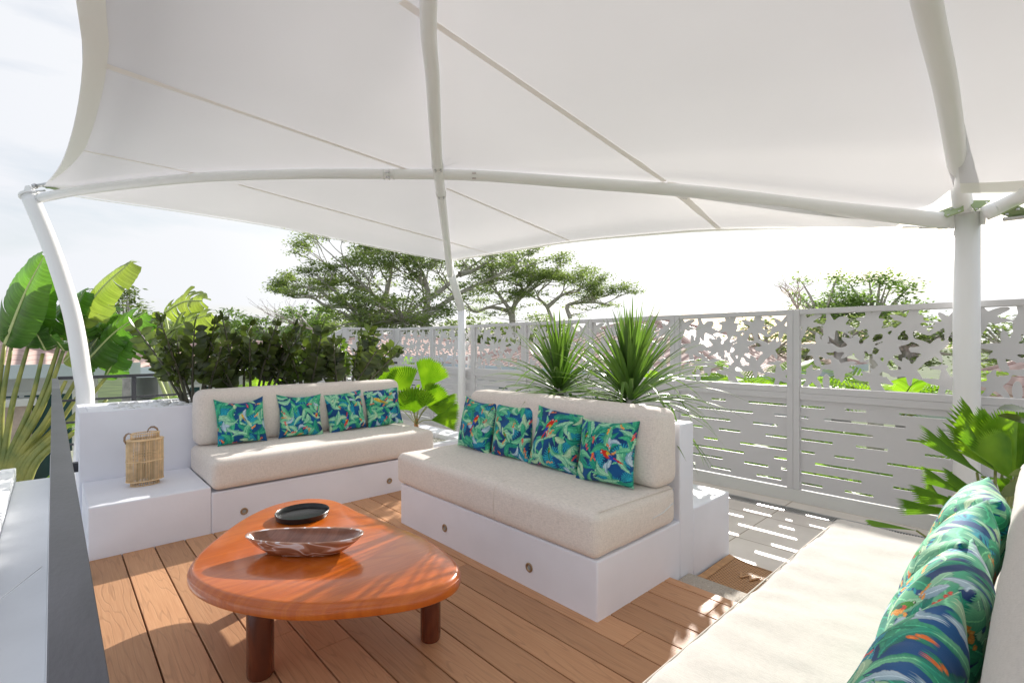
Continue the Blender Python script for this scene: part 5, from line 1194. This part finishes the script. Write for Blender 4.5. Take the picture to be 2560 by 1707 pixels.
for tx, ty, bx in ((30, 680, -20), (75, 690, 0), (185, 690, 25), (280, 740, 50), (400, 640, 75), (415, 720, 90), (560, 800, 130), (430, 920, 110), (690, 900, 180), (520, 1000, 150), (620, 980, 200), (700, 1040, 240), (-60, 760, -60)):
    tp = zq(tx, ty, 7.0 if tx < 500 else 7.4); bt = zq(bx, 1450, 6.9); mid = tp.lerp(bt, .5)+Vector((_RT[0], _RT[1], 0))*(-.05 if tx < 200 else .06)
    stk.tube(cr([tp, mid, bt, zq(bx*.6-20, 1800, 6.9)], 6), [lerp(.022, .055, i/18) for i in range(19)], 8)
stk.each('stalk', M['stalk'], t, smooth=True)
b = MB(); q = zq(0, 1700, 6.95); b.tube([q, (q.x, q.y, -3.6)], [.28, .2], 12); b.build('trunk', M['bark'], t, smooth=True)
t = thing('banana_plant', 'yellowish torn banana leaves rising behind the dark shrubs', 'plant', (1.9, 10.5, -3.6))
bl = MB(); rb = MB()
for i, (a, c_, wd, tt, tr) in enumerate((((1075, 475), (1325, 395), .42, 8.6, .8), ((1000, 690), (1385, 478), .36, 8.4, .8), ((960, 720), (1000, 470), .26, 8.8, .9), ((1040, 640), (920, 560), .28, 8.7, .7), ((1120, 620), (1300, 560), .3, 8.6, .6))):
    p, q = zq(*a, tt), zq(*c_, tt-.2); banana_leaf(bl, rb, [p, p.lerp(q, .5)+UP*.08, q], wd*.8, (-_FW[0], -_FW[1], .4), 60+i, tr, 40, .35)
    rb.tube([p, Vector((1.9, 10.5, -1)), Vector((1.9, 10.5, -3.6))], [.02, .05, .1], 6)
bl.build('foliage', M['banana_y'], t, smooth=True); rb.each('midrib', M['banana_rib'], t, smooth=True)
GP2 = 'bright garden palms around the terrace'
spots = [((1.1, 7.8, -.45), 'behind the railing below the banana leaves', 1.1), ((2.2, 7.2, .05), 'behind the dark shrubs left of the stairs', 1.0), ((3.0, 9.6, .2), 'beyond the railing above the shrubs', 1.2)]
for i, (p, lb, s) in enumerate(spots): feather_palm('bright feathery palm '+lb, p, 13, s, 30+i, M['bright_leaf'], GP2)
sp2 = [((7.3, -2.2, -.75), 'through the slots at the far right edge of the screen'), ((7.1, -.7, -.7), 'through the slots right of the thick white post'), ((7.3, .6, -.75), 'through the slots beside the thick white post'), ((7.0, 1.8, -.7), 'through the slots of the bay beside the rear block'),
       ((7.3, 3.0, -.7), 'through the slots behind the right spiky plant'), ((7.1, 4.3, -.75), 'through the slots behind the left spiky plant'), ((7.3, 5.6, -.7), 'through the slots right of the cranked post'), ((7.0, 7.0, -.75), 'through the slots left of the cranked post'), ((7.2, 8.6, -.7), 'through the slots near the far corner'),
       ((9.2, 3.2, .05), 'through the cut-outs right of the spiky plants'), ((8.8, 1.4, .1), 'through the cut-outs of the bay left of the thick post'), ((5.0, 9.4, .2), 'through the cut-outs of the corner return'), ((9.0, 5.2, .0), 'through the cut-outs above the middle of the screen')]
for i, (p, lb) in enumerate(sp2): feather_palm('bright feathery palm seen '+lb, p, 17, 1.35, 50+i, M['bright_leaf'], GP2, up=.8)

# ------------------------------------------------------------------ houses
def house(label, x0, x1, y0, y1, ze, zr, windows=(), ov=.5, group='tiled white houses around the terrace', base=-3.6):
    t = thing('house', label, 'house', ((x0+x1)/2, (y0+y1)/2, base), group)
    b = MB(); b.box(x0, x1, y0, y1, base, ze-.02); b.build('wall', M['house_wall'], t)
    X0, X1, Y0, Y1 = x0-ov, x1+ov, y0-ov, y1+ov; w_ = min(X1-X0, Y1-Y0)/2
    if X1-X0 > Y1-Y0: r0, r1 = (X0+w_, (Y0+Y1)/2, zr), (X1-w_, (Y0+Y1)/2, zr)
    else: r0, r1 = ((X0+X1)/2, Y0+w_, zr), ((X0+X1)/2, Y1-w_, zr)
    c = [(X0, Y0, ze), (X1, Y0, ze), (X1, Y1, ze), (X0, Y1, ze)]
    if X1-X0 > Y1-Y0: F_ = [(c[0], c[1], r1, r0), (c[1], c[2], r1), (c[2], c[3], r0, r1), (c[3], c[0], r0)]
    else: F_ = [(c[0], c[1], r0), (c[1], c[2], r1, r0), (c[2], c[3], r1), (c[3], c[0], r0, r1)]
    me = bpy.data.meshes.new('roof'); V_ = []; FF = []; UVs = []
    for f in F_:
        a = Vector(f[0]); e = (Vector(f[1])-a).normalized(); nn = e.cross(Vector(f[2])-a).normalized(); u = nn.cross(e); k = len(V_)
        V_ += list(f); FF.append(tuple(range(k, k+len(f)))); UVs += [((Vector(p)-a).dot(e), (Vector(p)-a).dot(u)) for p in f]
    me.from_pydata(V_, [], FF); uv = me.uv_layers.new(name='UVMap')
    for i, q in enumerate(UVs): uv.data[i].uv = q
    me.materials.append(M['roof']); o = bpy.data.objects.new('roof', me); col.objects.link(o); hang(o, t)
    rb = MB(); rb.tube([r0, r1], .09, 8)
    for cc, rr in ((c[0], r0), (c[1], r1 if X1-X0 > Y1-Y0 else r0), (c[2], r1), (c[3], r0 if X1-X0 > Y1-Y0 else r1)): rb.tube([cc, rr], .08, 8)
    rb.build('ridge_tiles', mat('ridge_tile', (.55, .40, .36), .7, .15, 6), o)
    g_ = MB(); 
    g_.box(X0-.06, X1+.06, Y0-.06, Y0-.001, ze-.2, ze+.02); g_.box(X0-.06, X1+.06, Y1+.001, Y1+.06, ze-.2, ze+.02); g_.box(X0-.06, X0-.001, Y0, Y1, ze-.2, ze+.02); g_.box(X1+.001, X1+.06, Y0, Y1, ze-.2, ze+.02)
    g_.box(X0, X1, Y0, Y1, ze-.06, ze-.021); g_.build('gutter', M['fascia'], t)
    for wx0, wx1, z0, z1, side in windows:
        f = MB(); gl = MB()
        if side == 'y':
            f.box(wx0-.06, wx1+.06, y0-.03, y0-.001, z0-.06, z1+.06); gl.box(wx0, wx1, y0-.045, y0-.031, z0, z1); f.box((wx0+wx1)/2-.03, (wx0+wx1)/2+.03, y0-.06, y0-.046, z0, z1)
        else:
            f.box(x0-.03, x0-.001, wx0-.06, wx1+.06, z0-.06, z1+.06); gl.box(x0-.045, x0-.031, wx0, wx1, z0, z1); f.box(x0-.06, x0-.046, (wx0+wx1)/2-.03, (wx0+wx1)/2+.03, z0, z1)
        w1 = f.build('window', M['metal_white'], t); gl.build('pane', M['glass'], w1)
    return t
house('white house with pink tiled roof and dark green glass doors behind the traveller palm', -9, .6, 11.6, 18, .86, 1.75, ((-1.0, .25, -1.75, .35, 'y'), (-3.4, -1.5, -1.75, .35, 'y')))
house('white house with a pink tiled roof and one narrow window beyond the back railing', 1.75, 6.0, 13.6, 19, .70, 1.35, ((2.35, 2.8, -.8, .2, 'y'),))
house('large white house with a wide pink tiled hip roof behind the middle of the screen', 10.2, 19, 4.4, 13.2, .55, 2.1, ((6, 8, -1, 0, 'x'), (10, 11.5, -1, 0, 'x')))
house('white house with pink tiles seen through the screen at the far right', 9.4, 16, -4.2, 1.2, .25, 1.55, ((-1.5, .5, -1.5, -.2, 'x'),))
house('white house with a long pink roof behind the far corner of the screen', 6.2, 15, 15, 22, .80, 1.55, ((8, 9.5, -.6, .3, 'y'),))
t = thing('garden_wall', 'low white boundary wall with flat top seen through the screen slots', 'wall', (7.4, 2, -3.6)); b = MB(); b.box(8.4, 8.6, -6, 12, -3.6, -.6); b.build('wall', M['house_wall'], t)
t = thing('garden_wall', 'low white garden wall in front of the house at the left', 'wall', (-1, 9.6, -3.6)); b = MB(); b.box(-6, 3.0, 9.7, 9.85, -3.6, -.75); b.build('wall', M['house_wall'], t)
t = thing('pergola_beam', 'dark slatted beam crossing in front of the left house', 'beam', (-1, 10.6, .3)); b = MB(); bar(b, at(-60, 897, 8.2), at(125, 876, 8.6), .04, .07)
b.build('beam', M['black'], t)
t = thing('stone_pier', 'pink stone pier with white cap beside the glass doors of the left house', 'pillar', tuple(at(16, 960, 8.0))); q = at(14, 915, 8.0); b = MB(); b.box(q.x-.3, q.x+.3, q.y-.2, q.y+.2, -3.6, q.z-.12); b.build('shaft', M['brickpier'], t); b = MB(); b.box(q.x-.36, q.x+.36, q.y-.26, q.y+.26, q.z-.119, q.z); b.build('cap', M['house_wall'], t)

# ------------------------------------------------------------------ trees
def leaf_cloud(b, c, r, n, sz, rnd, flat=.4):
    for _ in range(n):
        a = rnd.gauss(0, .5); a2 = rnd.gauss(0, .5); a3 = rnd.gauss(0, .5); p = c+Vector((a*r[0], a2*r[1], a3*r[2]))
        d = Vector((rnd.uniform(-1, 1), rnd.uniform(-1, 1), rnd.uniform(-.4, .4))); s = sz*rnd.uniform(.6, 1.4); d, nn, s_ = frame_of(d, Vector((rnd.uniform(-.6, .6), rnd.uniform(-.6, .6), 1)))
        b.add([p-d*s, p+s_*s*.5, p+d*s, p-s_*s*.5], [(0, 1, 2, 3)])
def grow(br, lf, p, d, L_, r, depth, rnd, flat, lsz, dens, tipr):
    P = [p.copy()]; dd = d.copy()
    for k in range(4): dd = (dd+Vector((rnd.uniform(-.18, .18), rnd.uniform(-.18, .18), rnd.uniform(-.12, .14)))).normalized(); P.append(P[-1]+dd*L_/4)
    br.tube(P, [lerp(r, r*.6, k/4) for k in range(5)], 5, cap=False)
    if depth == 0:
        leaf_cloud(lf, P[-1]+UP*.05, (tipr, tipr, tipr*flat), dens, lsz, rnd); leaf_cloud(lf, P[2], (tipr*.6, tipr*.6, tipr*flat*.7), dens//4, lsz, rnd); return
    for k in range(rnd.choice((2, 3, 3))):
        a = rnd.uniform(0, 6.28); nd = (dd+Vector((math.cos(a), math.sin(a), rnd.uniform(-.1, .35)))*rnd.uniform(.45, .9)).normalized(); nd.z = nd.z*.7+.08; nd.normalize()
        grow(br, lf, P[rnd.choice((3, 4, 4))], nd, L_*rnd.uniform(.62, .85), r*.58, depth-1, rnd, flat, lsz, dens, tipr)
def limb_tree(label, limbs, tt, base_r, seed, lm, spread=1.9, depth=2, lsz=.085, dens=60, tipr=.75, flat=.3, conv=None, name='rain_tree', skip=.25, group=None, pads=None, npad=0):
    rnd = random.Random(seed); br = MB(); lf = MB(); first = conv(*limbs[0][0], tt); t = thing(name, label, 'tree', (first.x, first.y, -3.6), group)
    for li, lb in enumerate(limbs):
        P = []
        dz = rnd.uniform(-2.5, 2.5)
        for i, q in enumerate(lb): P.append(conv(*q, tt+(dz*i/len(lb) if li else 0)))
        if li == 0: P = [Vector((P[0].x, P[0].y, -3.6))]+P
        C = cr(P, 5); n = len(C); r0 = base_r if li == 0 else base_r*.55; br.tube(C, [lerp(r0, .05, (k/(n-1))**.8) for k in range(n)], 7, cap=False)
        for k in range(n):
            f = k/(n-1)
            if f > skip and (k % 3 == 0 or k == n-1):
                d = (C[min(k+1, n-1)]-C[max(k-1, 0)]).normalized(); a = rnd.uniform(0, 6.28); nd = (d*.6+Vector((math.cos(a), math.sin(a), rnd.uniform(.1, .7)))).normalized()
                grow(br, lf, C[k], nd, spread*rnd.uniform(.7, 1.1), lerp(.09, .05, f), depth if f < .95 else depth, rnd, flat, lsz, dens, tipr)
    if pads:      # fill the crown silhouette with small airy sprays, each on its own twig
        nodes = [Vector(v) for v in br.v[::14]]; xs = [q[0] for q in pads]
        for _ in range(npad):
            x = rnd.uniform(xs[0], xs[-1]); k = max(i for i in range(len(xs)) if xs[i] <= x); k = min(k, len(xs)-2); f = (x-xs[k])/(xs[k+1]-xs[k])
            yt = lerp(pads[k][1], pads[k+1][1], f); yb = lerp(pads[k][2], pads[k+1][2], f); y = lerp(yt, yb, rnd.random()**1.6); c = at(x, y, tt+rnd.uniform(-2.5, 2.5))
            nn = min(nodes, key=lambda q: (q-c).length+(1.5 if q.z > c.z else 0)); br.tube([nn, nn.lerp(c, .55)-UP*.12, c], [.035, .022, .01], 4, cap=False)
            leaf_cloud(lf, c, (.75, .75, .22), dens, lsz, rnd); leaf_cloud(lf, c+Vector((rnd.uniform(-.8, .8), rnd.uniform(-.8, .8), rnd.uniform(-.2, .2))), (.5, .5, .18), dens//2, lsz, rnd)
    br.build('trunk', M['bark'], t, smooth=True); lf.build('crown', lm, t)
    return t
z8 = lambda x, y, tt: at(588+.3594*x, 551.2+.3594*y, tt)
limb_tree('broad spreading rain tree with open crown and pale limbs behind the cranked post', [
    [(1078, 560), (1085, 470), (1100, 360), (1090, 290), (1060, 200), (1010, 120)], [(1085, 480), (1180, 420), (1300, 340), (1450, 270), (1600, 200), (1680, 140)], [(1095, 380), (1200, 310), (1300, 220), (1450, 120)],
    [(1080, 540), (960, 500), (900, 450), (800, 390), (720, 320), (640, 240), (560, 160)], [(820, 395), (845, 300), (860, 200), (810, 110)], [(1090, 290), (1000, 210), (930, 110)], [(720, 320), (620, 290), (540, 220)], [(1300, 220), (1400, 190), (1530, 110)]], 34, .42, 3, M['tree_leaf'], 1.8, 2, .10, 60, .75, .3, z8, skip=.3, npad=70, pads=[(745, 640, 690), (790, 588, 680), (860, 570, 700), (950, 560, 700), (1060, 565, 690), (1130, 572, 660), (1200, 592, 640)])
limb_tree('low rain tree limb reaching far left over the roofs, with bare twigs', [
    [(760, 560), (700, 470), (600, 420), (480, 380), (400, 320), (290, 300), (200, 345)], [(600, 425), (450, 420), (360, 370), (240, 370)], [(560, 400), (520, 340), (440, 280)]], 33, .3, 8, M['tree_leaf'], 0.95, 2, .09, 55, .6, .3, z8, skip=.45, npad=26, pads=[(652, 668, 680), (700, 650, 680), (760, 655, 690), (850, 690, 720)])
limb_tree('second rain tree with a lower domed crown to the right of the cranked post', [
    [(1640, 560), (1640, 450), (1680, 380), (1760, 320), (1850, 260)], [(1640, 460), (1500, 430), (1400, 460), (1340, 400)], [(1680, 380), (1700, 310), (1640, 250)], [(1900, 540), (1860, 430), (1800, 350), (1880, 270)], [(1860, 430), (1960, 350), (2060, 330)], [(2010, 500), (1990, 420), (2080, 400), (2170, 400), (2260, 415)], [(1640, 470), (1560, 360), (1500, 290)]], 38, .35, 12, M['tree_leaf'], 1.25, 2, .10, 60, .8, .35, z8, skip=.25, npad=60, pads=[(1070, 668, 735), (1130, 645, 735), (1200, 630, 735), (1260, 632, 735), (1320, 650, 730), (1370, 670, 715), (1404, 690, 704)])
def bushy(label, c, rx, rz, tt, n, seed, lm, lsz=.16, name='garden_tree', group=None, per=70):
    rnd = random.Random(seed); p = at(*c, tt); t = thing(name, label, 'tree', (p.x, p.y, -3.6), group); br = MB(); lf = MB()
    br.tube([(p.x, p.y, -3.6), (p.x+.1, p.y, (p.z-3.6)/2), (p.x, p.y, p.z-rz*.3)], [.3, .25, .15], 8)
    for i in range(n):
        while 1:
            v = Vector((rnd.uniform(-1, 1), rnd.uniform(-1, 1), rnd.uniform(-1, 1)))
            if .35 < v.length < 1: break
        q = p+Vector((v.x*rx, v.y*rx, v.z*rz*(1+.25*math.sin(v.x*4+seed)))); br.tube([Vector((p.x, p.y, p.z-rz*.4)), p.lerp(q, .6)-UP*.1, q], [.08, .05, .015], 4, cap=False)
        leaf_cloud(lf, q, (rx*.26, rx*.26, rz*.17), per, lsz, rnd)
    br.build('trunk', M['bark'], t, smooth=True); lf.build('crown', lm, t); return t
GB = 'bushy trees behind the roofs'
bushy('dense dark green tree filling the space under the rain tree, left of the cranked post', (925, 715), 3.2, 1.6, 31, 60, 21, M['tree_leaf'], .12, group=GB)
bushy('dark green bushy tree under the left limb of the rain tree', (835, 720), 2.6, 1.5, 31.5, 50, 22, M['tree_leaf'], .12, group=GB)
bushy('rounded mid green tree beyond the railing, left of the rain trees', (712, 745), 2.4, 1.8, 40, 45, 23, M['tree_leaf2'], .14, group=GB)
bushy('low yellowish green tree above the dark shrubs', (620, 765), 2.8, 1.4, 30, 45, 24, M['tree_leaf2'], .13, group=GB)
bushy('low green tree just right of the banana leaves', (525, 765), 2.4, 1.5, 30, 45, 25, M['tree_leaf2'], .13, group=GB)
bushy('dark green tree peeking between banana leaves at the left', (290, 760), 1.5, 1.8, 24, 40, 26, M['tree_leaf'], .11, group=GB)
bushy('bushy green tree rising above the screen left of the thick post', (2010, 725), 1.9, 1.7, 20, 60, 27, M['tree_leaf2'], .085, group=GB, per=110)
bushy('light green tree top above the screen, left half of the right-hand group', (1890, 715), 1.6, 1.5, 21, 45, 28, M['tree_leaf2'], .08, group=GB, per=90)
bushy('green tree seen through the cut-outs at the far right', (2330, 790), 2.2, 1.4, 19, 40, 29, M['tree_leaf'], .1, group=GB)
bushy('green tree seen through the cut-outs behind the right spiky plant', (1640, 800), 2.0, 1.3, 24, 40, 30, M['tree_leaf2'], .1, group=GB)
for i, (x, y, tt_) in enumerate(((1760, 800, 15), (1930, 775, 14), (2080, 780, 13.5), (1200, 800, 26))):
    bushy('dark green garden tree seen through the cut-outs '+('left of the long bay', 'in the middle of the long bay', 'close to the thick white post', 'behind the spiky plants')[i], (x, y), 1.4, .8, tt_, 34, 60+i, M['tree_leaf'], .07, group=GB, per=70)
for i, x in enumerate((760, 1100, 1250, 430)):
    bushy(('dark green low tree behind the corner of the screen', 'low tree filling below the rain trees at the cranked post', 'low tree under the right rain tree', 'low green tree behind the banana leaves')[i], (x, 765), 4, 1.5, 44, 50, 40+i, M['tree_leaf'], .17, group=GB)
def bare(label, p0, tt, h, seed, lean):
    rnd = random.Random(seed); q = at(*p0, tt); t = thing('bare_tree', label, 'tree', (q.x, q.y, -3.6)); br = MB(); lf = MB(); rt_ = Vector((_RT[0], _RT[1], 0))
    br.tube([(q.x, q.y, -3.6), q], [.12, .05], 6)
    for k in range(6): grow(br, lf, q, (rt_*(lean+rnd.uniform(-.6, .6))+UP*rnd.uniform(.4, 1.2)).normalized(), h*rnd.uniform(.7, 1.1), .028, 2, rnd, .3, .03, 3, .2)
    br.build('trunk', M['bark_dead'], t, smooth=True); lf.build('crown', M['tree_leaf'], t)
bare('leafless dead tree leaning left above the dark shrubs', (720, 758), 26, 1.5, 3, -1.2)
bare('thin bare twigs at the left side of the right-hand tree group', (1832, 712), 20, .7, 5, -.1)
t = thing('lattice_mast', 'slim red and white banded mast above the far corner of the screen', 'mast', tuple(at(826, 760, 45)))
q = at(826, 760, 45); zt = at(826, 718, 45).z; b = MB(); b.tube([(q.x, q.y, -3.6), (q.x, q.y, zt)], .16, 6); b.build('mast_tube', M['metal_white'], t)
